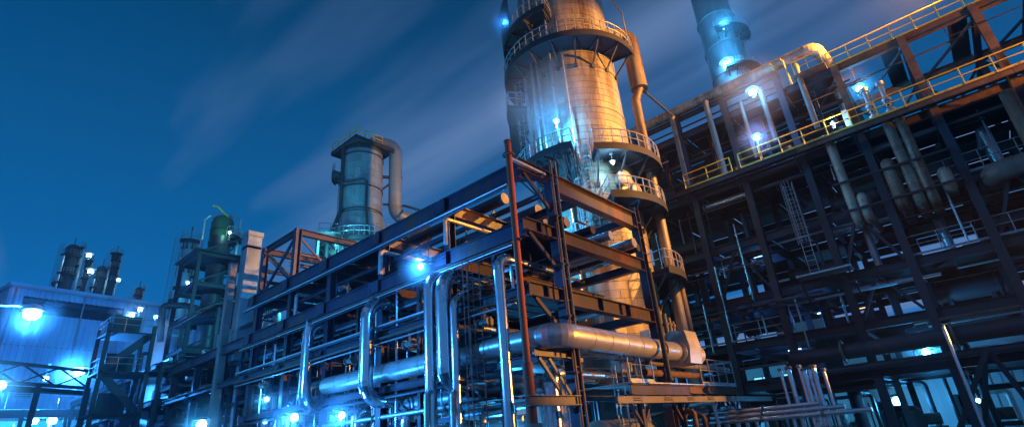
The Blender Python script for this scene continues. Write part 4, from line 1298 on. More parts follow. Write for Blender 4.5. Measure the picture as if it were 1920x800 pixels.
# small lines fixed to the structure
random.seed(77)
for k_ in range(40):
    z_ = random.choice(LV[1:]) - random.uniform(0.6, 1.6)
    y0 = random.uniform(CY[0], CY[-1] - 5)
    x_ = XR + random.uniform(-0.3, 1.5)
    y1 = min(CY[-1], y0 + random.uniform(3, 9))
    MB().path([(x_, y0, z_), (x_, y1, z_), (x_, y1, z_ + random.uniform(-1.6, 1.2))], random.uniform(0.03, 0.09), 8).build('conduit', random.choice(['galvanised', 'dark_pipe', 'dark_pipe', 'frame_rust']), frm)
for k_ in range(24):
    y_ = random.uniform(CY[0], CY[-1])
    iz = random.randrange(0, 4)
    x_ = XR + random.uniform(-0.25, 2.5)
    MB().path([(x_, y_, LV[iz] + 0.1), (x_, y_, LV[iz + 1] - 0.6)], random.uniform(0.03, 0.08), 8).build('conduit', random.choice(['galvanised', 'dark_pipe']), frm)
for iz in (1, 2, 3):
    a, b = random.choice([(CY[5], CY[8]), (CY[1], CY[4]), (CY[0], CY[3])])
    z_ = LV[iz] + 0.06
    rl = railing_mesh([(XR - 0.05, a, z_), (XR - 0.05, b, z_)], 1.1, r=0.03)
    for pp in post_points([(XR - 0.05, a, z_), (XR - 0.05, b, z_)], 1.5): rl.tube(pp, pp + UP * 1.1, 0.028, 6)
    rl.build('railing', 'rail_grey', frm)
for k_, (px, py, wm) in enumerate(((1424, 480, 'w'), (1470, 612, 'c'), (1440, 640, 'c'), (1490, 655, 'w'), (1640, 505, 'w'), (1825, 458, 'o'), (1612, 578, 'o'), (1885, 603, 'o'), (1545, 585, 'c'), (1400, 575, 'c'))):  # glowing tubes added for bright gaps, streaks and a few work lights
    a = at(px, py, X=XR + 5.0)
    tl = thing('glow_tube', 'small %s glow tube added deep in the dark structure, %s from the left' % (('white', 'cyan', 'orange')['wco'.index(wm)], ORD[(3, 7, 4, 8, 9, 10, 5, 11, 6, 2)[k_] - 2]), 'lamp', (a.x, a.y, a.z + 0.1), 'added glow tubes in the dark structure')
    MB().bar(a - V((0, 0.42, 0)), a + V((0, 0.42, 0)), 0.07, 0.05).build('tube', 'lit_pane_warm' if wm == 'o' else 'tube_glow', tl)
    MB().bar(a + V((0, -0.5, 0.06)), a + V((0, 0.5, 0.06)), 0.16, 0.06).build('housing', 'lamp_body', tl)
    if wm != 'o': lamp_light(tl, a + V((-0.15, 0, -0.2)), 260, BLUE, 0.1)  # blue fill light added for the dark bays

# what shows through the open bays at ground level: a low lit building behind
lb = thing('control_building', 'low building with blue lit wall seen through the open bays', 'building', (60, 8, 0))
MB().box(62, 70, -8, 22, 0, 7.5).build('wall', 'white_sheet', lb)
for k_ in range(40):
    MB().box(61.86 + 0.06 * (k_ % 2), 62.0, -7.9 + k_ * 0.745, -7.9 + k_ * 0.745 + 0.36, 0.05, 4.1 - 0.02 * (k_ % 3)).build('wall_rib', 'white_sheet', lb)
MB().bar((61.75, -8, 4.15), (61.75, 22, 4.15), 0.2, 0.14).build('gutter', 'dark_steel', lb)
MB().box(61.4, 70.6, -8.6, 22.6, 7.52, 7.9).build('roof', 'dark_steel', lb)
for k_ in range(9):
    y0 = -6.5 + k_ * 3.1
    f_ = MB().box(61.9, 62.0, y0, y0 + 2.0, 4.2, 6.2).build('window', 'rail_grey', lb)
    MB().box(61.88, 61.9, y0 + 0.12, y0 + 0.93, 4.32, 6.08).box(61.88, 61.9, y0 + 1.06, y0 + 1.88, 4.32, 6.08).build('pane', 'lit_pane' if k_ % 3 else 'lit_pane_warm', f_)
    if k_ % 2: MB().box(61.92, 61.99, y0 + 0.3, y0 + 1.5, 0.12, 2.6).build('door', 'dark_steel', lb)
random.seed(13)
for k_ in range(11):
    yy = -5.5 + k_ * 1.75 + random.uniform(-.5, .5)
    xx = random.uniform(51, 59)
    hh = random.uniform(2.2, 6.5)
    pipe('%s from the right of the dark stand pipes before the blue lit wall' % ORD[k_], [(xx, yy, 0.12), (xx, yy, hh), (xx, yy + random.choice([-2.5, 2.2, 3.0]), hh)], random.uniform(0.08, 0.26), random.choice(['dark_pipe', 'dark_pipe', 'silver_paint']), 1.5, 1.4, name='yard_pipe', n=12, group='stand pipes before the blue lit wall')
for k_ in range(4):
    yy = (-4.2, 1.2, 5.6, 10.5)[k_]
    pk = thing('pump_skid', '%s pump skid from the right before the blue lit wall' % ORD[k_], 'pump', (55, yy, 0.12), 'pump skids before the blue lit wall')
    MB().box(54.2, 55.8, yy - 1.1, yy + 1.1, 0.12, 0.4).build('skid', 'grey_frame', pk)
    MB().tube((55, yy - 0.9, 0.95), (55, yy + 0.1, 0.95), 0.42, 16).tube((55, yy + 0.1, 0.95), (55, yy + 0.5, 0.95), 0.2, 12).build('motor', 'frame_rust', pk)
    MB().lathe([(0.1, 0.4), (0.5, 0.45), (0.55, 1.1), (0.3, 1.5), (0.3, 2.0), (0.02, 2.05)], (55, yy + 0.85, 0), 16).build('casing', 'valve_paint', pk)
tk = at(1690, 770, X=44.0)
tnk = thing('small_tank', 'dark low tank standing before the blue lit wall', 'tank', (tk.x, tk.y, 0.12))
MB().lathe([(1.1, 0.12), (1.1, 1.75), (0.8, 2.0), (0.02, 2.1)], (tk.x, tk.y, 0), 24).build('shell', 'dark_pipe', tnk)
MB().path([(tk.x - 1.0, tk.y, 1.4), (tk.x - 1.4, tk.y, 1.4), (tk.x - 1.4, tk.y, 0.12)], 0.08, 8).build('drain', 'aluminium', tnk)

# ================================================================== left: chute, canopy, tank tower, far rack
ct = at(474, 446, X=15.6)
cb = at(449, 676, X=15.6)
ch = thing('sheet_duct', 'tall square silver sheet metal duct standing left of the braced bay', 'duct', (15.6, ct.y, cb.z))
w2 = 0.52
zs = [cb.z, cb.z + 2.2, cb.z + 4.4, cb.z + 6.6, cb.z + 8.6, ct.z - 1.0, ct.z]
for a, b in zip(zs[:-1], zs[1:]):
    MB().box(15.6 - w2, 15.6 + w2, ct.y - w2, ct.y + w2, a, b - 0.03).box(15.6 - w2 - 0.03, 15.6 + w2 + 0.03, ct.y - w2 - 0.03, ct.y + w2 + 0.03, b - 0.09, b - 0.031).build('duct_section', 'tower_clad_blue', ch)
MB().box(15.6 - w2 - 0.06, 15.6 + w2 + 0.06, ct.y - w2 - 0.06, ct.y + w2 + 0.06, ct.z, ct.z + 0.35).build('top_hood', 'tower_clad_blue', ch)
q = MB()
for z_ in (7.0, 9.6, 12.2): q.bar((15.6, ct.y + 0.5, z_), (15.6, ct.y + 3.0, z_), 0.15, 0.2)
q.bar((15.6, 40.5, 0.12), (15.6, 40.5, 12.4), 0.2, 0.2)
q.build('stay', 'grey_frame', ch)

yc = at(438, 495, X=14.6)
yp = thing('square_post', 'tall olive square post left of the silver duct', 'post', (14.6, yc.y, 0.12))
MB().box(14.35, 14.85, yc.y - 0.25, yc.y + 0.25, 0.12, yc.z).build('shaft', 'valve_paint', yp)
MB().box(14.3, 14.9, yc.y - 0.3, yc.y + 0.3, yc.z, yc.z + 0.1).build('cap', 'dark_steel', yp)

# dark tower block carrying the green tank
gt = at(417, 425, D=62)
gb = at(416, 492, D=62)
blk = thing('tank_tower', 'dark steel tower carrying the green tank on its platform', 'structure', (gt.x, gt.y, 0.12))
for sx in (-2.6, 2.6):
    for sy in (-2.6, 2.6):
        MB().ibeam((gt.x + sx, gt.y + sy, 0.12), (gt.x + sx, gt.y + sy, gb.z - 0.05), 0.36, 0.34).build('column', 'grey_frame', blk)
z_ = 6.0
while z_ < gb.z:
    for s in (-2.6, 2.6):
        MB().ibeam((gt.x - 2.6, gt.y + s, z_), (gt.x + 2.6, gt.y + s, z_), 0.4, 0.25).build('beam', 'grey_frame', blk)
        MB().ibeam((gt.x + s, gt.y - 2.6, z_ + .02), (gt.x + s, gt.y + 2.6, z_ + .02), 0.4, 0.25).build('beam', 'grey_frame', blk)
        MB().bar((gt.x - 2.5, gt.y + s, z_ + 0.2), (gt.x + 2.5, gt.y + s, z_ + 3.0), 0.14, 0.16).build('brace', 'grey_frame', blk)
    MB().box(gt.x - 2.5, gt.x + 2.5, gt.y - 2.5, gt.y + 2.5, z_ + 0.25, z_ + 0.32).build('deck_plate', 'deck', blk)
    MB().tube((gt.x - 0.4, gt.y - 1, z_ + 0.33), (gt.x - 0.4, gt.y - 1, z_ + 2.6), 0.9, 16).build('vessel', 'dark_pipe', blk)
    z_ += 3.2
MB().box(gt.x - 3.1, gt.x + 3.1, gt.y - 3.1, gt.y + 3.1, gb.z - 0.02, gb.z + 0.12).build('top_deck', 'deck', blk)
for s in (-1, 1): MB().bar((gt.x + s * 3, gt.y - 3, gb.z - 0.1), (gt.x + s * 2.6, gt.y - 2.6, gb.z - 1.8), 0.12, 0.12).build('brace', 'grey_frame', blk)
tk = thing('green_tank', 'dark green stained upright tank with pipe loop on the steel tower', 'tank', (gt.x, gt.y, gb.z + 0.12))
hz = gt.z - gb.z
MB().lathe([(1.12, 0.12), (1.12, hz + 0.4), (0.98, hz + 0.85), (0.6, hz + 1.1), (0.02, hz + 1.15)], (gt.x, gt.y, gb.z), 28).build('shell', 'green_clad', tk)
for zz in (0.5, 2.0, 3.5): MB().lathe([(1.11, zz), (1.17, zz), (1.17, zz + .1), (1.11, zz + .1)], (gt.x, gt.y, gb.z), 28).build('girth_ring', 'dark_steel', tk)
fg = math.degrees(math.atan2(-gt.y, -gt.x)) % 360
G = V((gt.x, gt.y, 0))
MB().path([pol(G, fg - 90, 1.75, gb.z), pol(G, fg - 90, 1.75, gt.z + 0.6), pol(G, fg - 90, 1.4, gt.z + 1.1), pol(G, fg - 90, 0.8, gt.z + 1.3), pol(G, fg + 80, 1.3, gt.z + 1.3), pol(G, fg + 80, 1.7, gt.z + 0.9), pol(G, fg + 80, 1.7, gb.z)], 0.14, 10).build('pipe_loop', 'dull_aluminium', tk)
platform(tk, G, gb.z + 2.6, 1.3, 2.1, fg + 20, fg + 100, h=1.0, deep=0.6)
MB().path([pol(G, fg + 30, 0.9, gt.z + 0.9), pol(G, fg - 40, 1.1, gt.z + 2.0), pol(G, fg - 60, 1.4, gt.z + 2.1)], 0.1, 8).build('davit', 'rail_yellow', tk)


def slim_tower(label, px, ytop, ybase, D, wpx, levels, material='tower_clad_blue', group=None, base_z=0.0):
    t = at(px, ytop, D=D)
    r_ = (at(px - wpx / 2, ytop, D=D) - at(px + wpx / 2, ytop, D=D)).length / 2
    o = thing('slim_tower', label, 'tower', (t.x, t.y, base_z), group)
    c = V((t.x, t.y, 0))
    f_ = math.degrees(math.atan2(-t.y, -t.x)) % 360
    MB().lathe([(r_ * 1.15, base_z), (r_ * 1.1, t.z * 0.55), (r_, t.z * 0.6), (r_, t.z - r_ * 0.7), (r_ * 0.6, t.z - r_ * 0.2), (0.02, t.z)], c, 20).build('shell', material, o)
    zb = at(px, ybase, D=D).z
    for k in range(levels):
        zz = zb + (t.z - zb) * (k + 0.6) / levels
        a = f_ - 150 + (k * 97) % 200
        platform(o, c, zz, r_, r_ * 1.55, a, a + 130, h=1.2, deep=1.0, br=40, n=8)
    MB().tube(pol(c, f_ + 60, r_ * 1.5, base_z), pol(c, f_ + 60, r_ * 1.5, t.z - 1), r_ * 0.22, 8).tube(pol(c, f_ - 40, r_ * 1.4, base_z), pol(c, f_ - 40, r_ * 1.4, t.z - 3), r_ * 0.16, 8).build('side_pipe', 'dull_aluminium', o)
    ladder_mesh(pol(c, f_ - 95, r_ * 1.25, zb - 4), t.z - zb + 4, pol((0, 0), f_ - 95, 1, 0), 0.5).build('ladder', 'rail_grey', o)
    MB().path([(t.x, t.y, t.z), (t.x, t.y, t.z + 1.6)], 0.08, 6).build('vent', 'dark_steel', o)
    return o


slim_tower('slim platformed tower left of the green tank', 358, 446, 580, 76, 27, 6, 'tower_clad_blue')
slim_tower('leftmost dark tower standing far behind the warehouse', 140, 458, 545, 150, 30, 5, 'dark_steel', 'far towers behind the warehouse')
slim_tower('narrow dark tower beside the leftmost far tower', 168, 484, 550, 152, 12, 4, 'dark_steel', 'far towers behind the warehouse')
slim_tower('short fat dark tower between the two tall far towers', 193, 498, 552, 151, 20, 3, 'dark_steel', 'far towers behind the warehouse')
slim_tower('tall dark far tower with many platforms right of the short fat one', 220, 472, 552, 153, 17, 6, 'dark_steel', 'far towers behind the warehouse')
slim_tower('small dark tower peeping over the warehouse roof at its right', 262, 538, 575, 150, 14, 3, 'dark_steel', 'far towers behind the warehouse')

# canopy roof over the far rack
ca = at(345, 592, D=60)
cn = thing('canopy', 'dark sloping canopy roof over the far pipe rack', 'canopy', (ca.x, ca.y, 0.12))
cbp = at(480, 560, D=50)
cz = ca.z
for k in range(4):
    x0 = ca.x - 0.3 + k * 2.0
    MB().add([(x0, ca.y - 9, cz - 0.8 + 0.5 * k), (x0 + 1.96, ca.y - 9, cz - 0.3 + 0.5 * k), (x0 + 1.96, ca.y + 2, cz - 0.3 + 0.5 * k), (x0, ca.y + 2, cz - 0.8 + 0.5 * k),
              (x0, ca.y - 9, cz - 0.9 + 0.5 * k), (x0 + 1.96, ca.y - 9, cz - 0.4 + 0.5 * k), (x0 + 1.96, ca.y + 2, cz - 0.4 + 0.5 * k), (x0, ca.y + 2, cz - 0.9 + 0.5 * k)],
             [(0, 1, 2, 3), (7, 6, 5, 4), (0, 4, 5, 1), (1, 5, 6, 2), (2, 6, 7, 3), (3, 7, 4, 0)]).build('roof_panel', 'dark_steel', cn)
for xx in (ca.x + 0.3, ca.x + 7):
    for yy in (ca.y - 8, ca.y + 1): MB().ibeam((xx, yy, 0.12), (xx, yy, cz - 0.95 + (xx - ca.x) * 0.25), 0.3, 0.28).build('column', 'grey_frame', cn)

# far rack
fr = thing('pipe_rack', 'far dark pipe rack receding to the left behind the square post', 'pipe rack', (15, 52, 0.12))
FY = [53 + 5.2 * k for k in range(7)]
FT = (10.6, 7.6, 4.6)
for y_ in FY:
    for x_ in (14.6, 23.0):
        MB().ibeam((x_, y_, 0.12), (x_, y_, FT[0]), 0.36, 0.34).build('column', 'grey_frame', fr)
    for z_ in FT: MB().ibeam((14.3, y_, z_ - 0.3), (23.2, y_, z_ - 0.3), 0.4, 0.28).build('beam', 'grey_frame', fr)
for a, b in zip(FY[:-1], FY[1:]):
    for z_ in FT:
        MB().ibeam((14.4, a + .2, z_ - 0.28), (14.4, b - .2, z_ - 0.28), 0.46, 0.28).build('stringer', 'grey_frame', fr)
        MB().box(14.9, 22.6, a + 0.2, b - 0.2, z_ + 0.01, z_ + 0.06).build('deck_plate', 'deck', fr)
for k in range(8):
    z_ = FT[k % 3]
    pipe('%s of the pipes on the far dark rack' % ORD[k], [(15.2 + k * 0.9, 53, z_ + 0.3), (15.2 + k * 0.9, 84, z_ + 0.3)], 0.16 + 0.05 * (k % 3), 'dull_aluminium', 6, name='rack_pipe', n=10, group='pipes on the far rack')
# small upright pieces and vessels in the dark zone under the two racks
random.seed(9)
for k in range(16):
    px = 175 + k * 23
    yv = random.uniform(50, 56) if px < 330 else random.uniform(37, 44)
    t = at(px, random.uniform(650, 755), X=random.uniform(15.6, 18.5))
    o = pipe('%s from the left of the upright pipes at the foot of the far racks' % ORD[k], [(t.x, t.y, 0.12), (t.x, t.y, t.z), (t.x + 2.5, t.y, t.z)], random.uniform(0.07, 0.2), ('dull_aluminium', 'dark_pipe', 'dark_pipe')[k % 3], 2.0, 1.4, name='foot_pipe', n=12, group='upright pipes at the foot of the far racks')
for k, (px, py, X_) in enumerate(((310, 700, 17), (365, 690, 17), (420, 735, 18), (300, 745, 18), (510, 600, 17.5), (505, 655, 17.5), (640, 545, 18))):
    t = at(px, py, X=X_)
    vv = thing('vessel', 'small %s vessel standing in the dark rack, %s from the left' % (('pale', 'dull', 'blue lit')[k % 3], ORD[k]), 'vessel', (t.x, t.y, t.z - 1.4), 'vessels inside the dark rack')
    MB().lathe([(0.02, -1.2), (0.5, -1.05), (0.62, -0.8), (0.62, 0.4), (0.5, 0.65), (0.02, 0.8)], t, 18).build('shell', 'galvanised', vv)
    for a in (0, 120, 240): MB().tube(pol(t, a, 0.5, t.z - 1.4), pol(t, a, 0.5, t.z - 0.8), 0.05, 6).build('leg', 'grey_frame', vv)

# ================================================================== warehouse
W0 = at(25, 535, D=88)
ux = V((math.cos(R(8.6)), math.sin(R(8.6)), 0))
uy = V((-ux.y, ux.x, 0))
WH, WL = W0.z, 40.0
wh = thing('warehouse', 'pale corrugated warehouse with an open slot under its roof at the far left', 'building', (W0.x, W0.y, 0))
W = V((W0.x, W0.y, 0))


def wpt(u, v, z_): return W + ux * u + uy * v + UP * z_


def corr(u0, u1, z0, z1, side=False, pitch=0.62, dep=0.16):
    """corrugated sheet with real ribs"""
    n = max(1, round((u1 - u0) / pitch))
    p = (u1 - u0) / n
    prof = []
    for i in range(n):
        x = u0 + i * p
        prof += [(x, 0), (x + p * 0.35, 0), (x + p * 0.5, dep), (x + p * 0.85, dep)]
    prof.append((u1, 0))
    vs, fs = [], []
    for zz in (z0, z1):
        for x, d in prof: vs.append(wpt(x, -d, zz) if not side else wpt(-d, x, zz))
    k = len(prof)
    fs = [(i, i + 1, k + i + 1, k + i) for i in range(k - 1)]
    return MB().add(vs, fs)


SL0, SL1 = WH - 3.1, WH - 1.1
OP = 10.2
for k in range(16):
    u0, u1 = k * 2.5, k * 2.5 + 2.48
    corr(u0, u1, SL1 if 0.8 < u0 + 1 < 13 else SL0, WH - 0.25 * 0).build('wall_panel', 'pale_blue_sheet', wh, 10)
    corr(u0, u1, OP, SL0 - 0.03).build('wall_panel', 'pale_blue_sheet', wh, 10)
corr(0.0, 1.3, SL0 - 0.03, SL1).build('wall_panel', 'pale_blue_sheet', wh, 10)
for k in range(8): corr(k * 3.0, k * 3.0 + 2.98, 0, WH, side=True).build('wall_panel', 'pale_blue_sheet', wh, 10)
MB().add([wpt(u, v, z_) for z_ in (WH, WH + 0.4) for u, v in ((-0.4, -0.4), (WL + .4, -0.4), (WL + .4, 26), (-0.4, 26))], [(3, 2, 1, 0), (4, 5, 6, 7), (0, 1, 5, 4), (1, 2, 6, 5), (2, 3, 7, 6), (3, 0, 4, 7)]).build('roof', 'pale_blue_sheet', wh)
MB().bar(wpt(0, 0.45, SL0), wpt(WL, 0.45, SL0), 0.3, 0.3).bar(wpt(0, 0.45, SL1), wpt(WL, 0.45, SL1), 0.3, 0.3).build('slot_beam', 'grey_frame', wh)
for k in range(5):
    MB().bar(wpt(1.5 + k * 2.4, 0.6, SL0), wpt(3.9 + k * 2.4, 0.6, SL1), 0.12, 0.14).build('brace', 'grey_frame', wh)
MB().add([wpt(u, 8, z_) for u, z_ in ((0, OP), (WL, OP), (WL, WH), (0, WH))], [(0, 1, 2, 3)]).build('inner_wall', 'dark_steel', wh)
MB().bar(wpt(0, 4.2, SL0 - 0.2), wpt(WL, 4.2, SL0 - 0.2), 8, 0.1).build('loft_floor', 'deck', wh)
for k in range(9):
    MB().ibeam(wpt(k * 4.4, 0.4, 0), wpt(k * 4.4, 0.4, OP), 0.5, 0.4).build('column', 'grey_frame', wh)
MB().bar(wpt(0, 0.2, OP - 0.5), wpt(WL, 0.2, OP - 0.5), 0.6, 0.9).build('lintel', 'grey_frame', wh)
MB().add([wpt(u, 16, z_) for u, z_ in ((0, 0), (WL, 0), (WL, OP), (0, OP))], [(0, 1, 2, 3)]).build('inner_wall', 'pale_blue_sheet', wh)
MB().add([wpt(u, v, 0.02) for u, v in ((0, 0), (WL, 0), (WL, 16), (0, 16))], [(0, 1, 2, 3)]).build('floor', 'concrete', wh)
for k in range(10):
    a = wpt(1.5 + k * 2.2, 6 + (k * 5) % 8, 0)
    mc = thing('machine', '%s machine from the left inside the bright warehouse bay' % ORD[k], 'machine', a, 'machines in the warehouse bay')
    hh = 2.5 + (k * 7 % 5) * 0.8
    MB().box(a.x - 0.7, a.x + 0.7, a.y - 0.6, a.y + 0.6, 0.03, hh).build('cabinet', 'white_sheet', mc)
    MB().box(a.x - 0.5, a.x + 0.5, a.y - 0.63, a.y - 0.605, 0.5, hh - 0.3).build('door', 'rail_grey', mc)
    MB().tube((a.x, a.y, hh), (a.x, a.y, OP - 1), 0.14, 10).build('riser', 'aluminium', mc)

MB().bar(wpt(-0.2, -0.3, WH - 0.12), wpt(WL, -0.3, WH - 0.12), 0.22, 0.2).build('gutter', 'rail_grey', wh)
for u_ in (0.4, 7.6, 15.2, 22.8): MB().tube(wpt(u_, -0.2, OP), wpt(u_, -0.2, WH - 0.2), 0.09, 8).build('downpipe', 'rail_grey', wh)
for z_ in (13.6, 17.6): MB().bar(wpt(0, -0.1, z_), wpt(WL, -0.1, z_), 0.05, 0.1).build('sheet_trim', 'rail_grey', wh)
for k in range(5):
    f_ = MB().bar(wpt(3.0 + k * 4.4, -0.14, 12.0), wpt(4.6 + k * 4.4, -0.14, 12.0), 0.12, 1.0).build('louvre', 'rail_grey', wh)
    for j in range(4): MB().bar(wpt(3.05 + k * 4.4, -0.23, 11.65 + j * 0.24), wpt(4.55 + k * 4.4, -0.23, 11.65 + j * 0.24), 0.05, 0.1).build('slat', 'dark_steel', f_)

# conveyor truss in front of the warehouse
ta, tb = at(-40, 690, D=55), at(168, 716, D=60)
tz = ta.z
tr = thing('truss_bridge', 'dark trussed pipe bridge crossing low in front of the warehouse', 'truss', (ta.x, ta.y, 0))
ta, tb = V((ta.x, ta.y, 0)), V((tb.x, tb.y, 0))
lo, hi = at(80, 722, D=58).z, at(80, 688, D=58).z
for z_ in (lo, hi):
    MB().bar(ta + UP * z_, tb + UP * z_, 0.2, 0.26).build('chord', 'grey_frame', tr)
n = 3
for k in range(n):
    a, b = ta.lerp(tb, k / n), ta.lerp(tb, (k + 1) / n)
    MB().bar(a + UP * lo, b + UP * hi, 0.08, 0.11).build('diagonal', 'grey_frame', tr)
    MB().bar(a + UP * hi, b + UP * lo, 0.09, 0.12).build('diagonal', 'grey_frame', tr)
for p_ in (ta, tb, ta.lerp(tb, 0.52)): MB().ibeam(p_, p_ + UP * lo, 0.4, 0.35).build('leg', 'grey_frame', tr)
MB().bar(ta + UP * (lo - 0.35) + V((0, 0.6, 0)), tb + UP * (lo - 0.35) + V((0, 0.6, 0)), 0.9, 0.3).build('cable_tray', 'dark_steel', tr)
# dark block and stair tower at the right of the yard
sb = at(222, 700, D=56)
sbk = thing('stair_tower', 'dark steel stair tower in front of the warehouse right end', 'structure', (sb.x, sb.y, 0))
for sx in (-1.6, 1.6):
    for sy in (-1.6, 1.6): MB().ibeam((sb.x + sx, sb.y + sy, 0), (sb.x + sx, sb.y + sy, 13.6), 0.3, 0.28).build('column', 'grey_frame', sbk)
for k in range(4):
    z_ = 3.2 * (k + 1)
    MB().box(sb.x - 1.75, sb.x + 1.75, sb.y - 1.75, sb.y + 1.75, z_, z_ + 0.14).build('landing', 'deck', sbk)
    s = 1 if k % 2 else -1
    MB().bar((sb.x - 1.4 * s, sb.y - 1.2, z_ - 2.9), (sb.x + 1.4 * s, sb.y - 1.2, z_), 0.6, 0.16, V((0, 1, 0))).build('stair_flight', 'grey_frame', sbk)
    if k > 1: railing(sbk, [(sb.x - 1.7, sb.y + 1.7, z_ + .14), (sb.x - 1.7, sb.y - 1.7, z_ + .14), (sb.x + 1.7, sb.y - 1.7, z_ + .14)], 1.1, 1.2, 'rail_grey', 0.03, False)
    MB().box(sb.x - 1.0, sb.x + 1.0, sb.y + 0.4, sb.y + 1.3, z_ + 0.15, z_ + 1.9).build('cabinet', 'dark_steel', sbk)
pipe('dark gooseneck pipe over the far rack before the warehouse', [at(300, 640, D=62), at(305, 572, D=62), at(345, 572, D=62), at(372, 578, D=60)], 0.3, 'dark_pipe', 1.5, 1.4, name='gooseneck_pipe', n=14)
rt_ = at(325, 606, D=66)
rtk = thing('round_tank', 'pale round topped tank under the end of the canopy', 'tank', (rt_.x, rt_.y, 0))
MB().lathe([(1.7, 0), (1.7, rt_.z - 0.6), (1.4, rt_.z), (0.8, rt_.z + 0.35), (0.02, rt_.z + 0.5)], (rt_.x, rt_.y, 0), 24).build('shell', 'white_sheet', rtk)
MB().lathe([(1.7, rt_.z - 0.7), (1.78, rt_.z - 0.7), (1.78, rt_.z - 0.55), (1.7, rt_.z - 0.55)], (rt_.x, rt_.y, 0), 24).build('girth_ring', 'galvanised', rtk)

# ================================================================== lamps (each with its own light; a few added to brighten things nearby)
sp0 = at(62, 582, D=24)
sl = thing('street_lamp', 'street lamp with curved arm glaring white at the left edge', 'lamp', (sp0.x - 3.0, sp0.y + 0.3, 0))
MB().tube((sp0.x - 3.0, sp0.y + 0.3, 0), (sp0.x - 3.0, sp0.y + 0.3, sp0.z - 0.6), 0.11, 12, 0.07).build('pole', 'galvanised', sl)
MB().path([(sp0.x - 3.0, sp0.y + 0.3, sp0.z - 0.62), (sp0.x - 2.6, sp0.y + 0.26, sp0.z - 0.2), (sp0.x - 1.9, sp0.y + 0.2, sp0.z + 0.05), (sp0.x - 0.1, sp0.y, sp0.z + 0.16)], 0.05, 10).build('arm', 'galvanised', sl)
MB().lathe([(0.08, 0.22), (0.22, 0.16), (0.30, 0.0), (0.26, -0.02)], sp0, 20).build('hood', 'lamp_body', sl)
MB().ball(sp0 - UP * 0.1, 0.25, 18, 0.85).build('bowl', 'lamp_white', sl)
lamp_light(sl, sp0 - UP * 0.45, 20000, (0.03, 0.30, 1.0), 0.2)

LB = 'lamp_blue'
flood('glaring work light low on the left edge of the yard', at(2, 722, D=46), 5000, CYAN, 0.24, (0, 0, -6), halo=1.5)
flood('glaring star-like work light by the warehouse wall', at(150, 697, D=62), 44000, BLUE, 0.34, (0, 0.5, -1.4), halo=2.0)
flood('work light at the foot of the leftmost riser', at(552, 782, X=13.0), 2600, BLUE, 0.17, (0, 0, -2.6), halo=1.5)
flood('work light left of the polished riser foot', at(641, 778, X=13.0), 1900, BLUE, 0.13, (0, 0, -2.5), halo=1.1)
flood('bright work light at the bottom edge under the far rack', at(378, 796, X=11.5), 900, CYAN, 0.24, (0, 0, -2.5), halo=1.4)
flood('small work light in the rack left of the leftmost riser', at(500, 748, X=14.6), 420, CYAN, 0.12, (0.9, 0, 0.5), halo=0.9)
flood('dim work light under the small one in the rack', at(497, 790, X=14.6), 180, BLUE, 0.10, (0.9, 0, 0.5))
flood('bright work light hung on the rack left of the twin risers', at(789, 500, X=13.6), 2000, BLUE, 0.11, (0.8, 0.2, 0.5), halo=0.9)
flood('work light on the column platform railing in the steam', at(1043, 229, D=30.0), 4200, CYAN, 0.12, (0, 0, -1.5))
flood('work light on the high platform at the upper left of the column', at(947, 45, D=32.5), 900, BLUE, 0.13, (0.4, 0.3, -1.2), halo=1.2)
flood('work light under the middle ring platform of the column', pol(TC, FRONT + 24, 4.55, 17.6), 900, PALE, 0.10, (0, 0, 0.7), 'lamp_white')
flood('floodlight on the upper stack platform', at(1356, 50, D=88), 9000, CYAN, 0.45, (1.5, 0, -1.2))
flood('floodlight on the lower stack platform', at(1364, 122, D=88), 14000, CYAN, 0.7, (1.5, 0, -1.5))
flood('largest glaring work light under the roof pipe', at(1411, 174, X=XR - 0.8), 1300, CYAN, 0.24, (0.9, 0, 0.6))
flood('work light on a post at the yellow walkway railing', at(1418, 259, X=XR - 1.25), 1300, BLUE, 0.17, (0, 0, -1.7), halo=1.2)
flood('oval work light in the braced top storey', at(1611, 167, X=XR + 2.0), 1100, CYAN, 0.2, (0, 0, 1.6), halo=1.3)
flood('added light low on the walkway brightening the pale post', V((XR - 1.15, gp.y + 0.75, ZB + 0.75)), 320, PALE, 0.08, (0.3, 0, -0.1), 'lamp_white')  # unseen light added to brighten the post and elbow
flood('bright work light low in the open bay at right', at(1736, 660, X=XR + 1.0), 2600, CYAN, 0.17, (0, 0, 1.0), halo=1.2)
flood('small work light beside the lower right struts', at(1834, 750, X=40), 260, PALE, 0.10, (0, 0, 1.5), 'lamp_white')
flood('tube light on the wall seen through the open bay', at(1682, 752, X=56), 7000, CYAN, 0.34, (1.0, 0, 0.5), 'lamp_white')
flood('yard light on the stair tower left corner', at(247, 590, D=57), 300, PALE, 0.20, (0, 0, -1.2), 'lamp_white', halo=1.5)
flood('yellowish light on the stair tower right corner', at(263, 580, D=60), 200, (1, .9, .5), 0.18, (0, 0, -1.2), 'lamp_white')
flood('small light below the gooseneck pipe', at(292, 594, D=60), 300, CYAN, 0.14, (0, 0, -1.2))
flood('upper light on the leftmost far tower', at(167, 479, D=146), 20, PALE, 0.5, (2, 2, -1), 'lamp_white')
flood('lower light on the leftmost far tower', at(170, 509, D=146), 20, PALE, 0.55, (2, 2, -1), 'lamp_white')
flood('tiny light on the tall far tower', at(222, 525, D=148), 20, (0.3, 1, 0.6), 0.35, (2, 2, -1))
flood('small light on the green tank', at(431, 436, D=59.5), 260, (0.3, 1.0, 0.75), 0.12, (0, 0, -0.8), 'lamp_white')
flood('small light on the slim tower left of the green tank', at(352, 530, D=72), 900, CYAN, 0.16, (0.5, 0.5, -0.8))
flood('added teal light on the rack below the medium tower', V((26.5, 40.0, 17.0)), 18000, (0.06, 0.62, 1.0), 0.12, (0, 0, -3.5))  # this and the next light are added to tint the tower teal
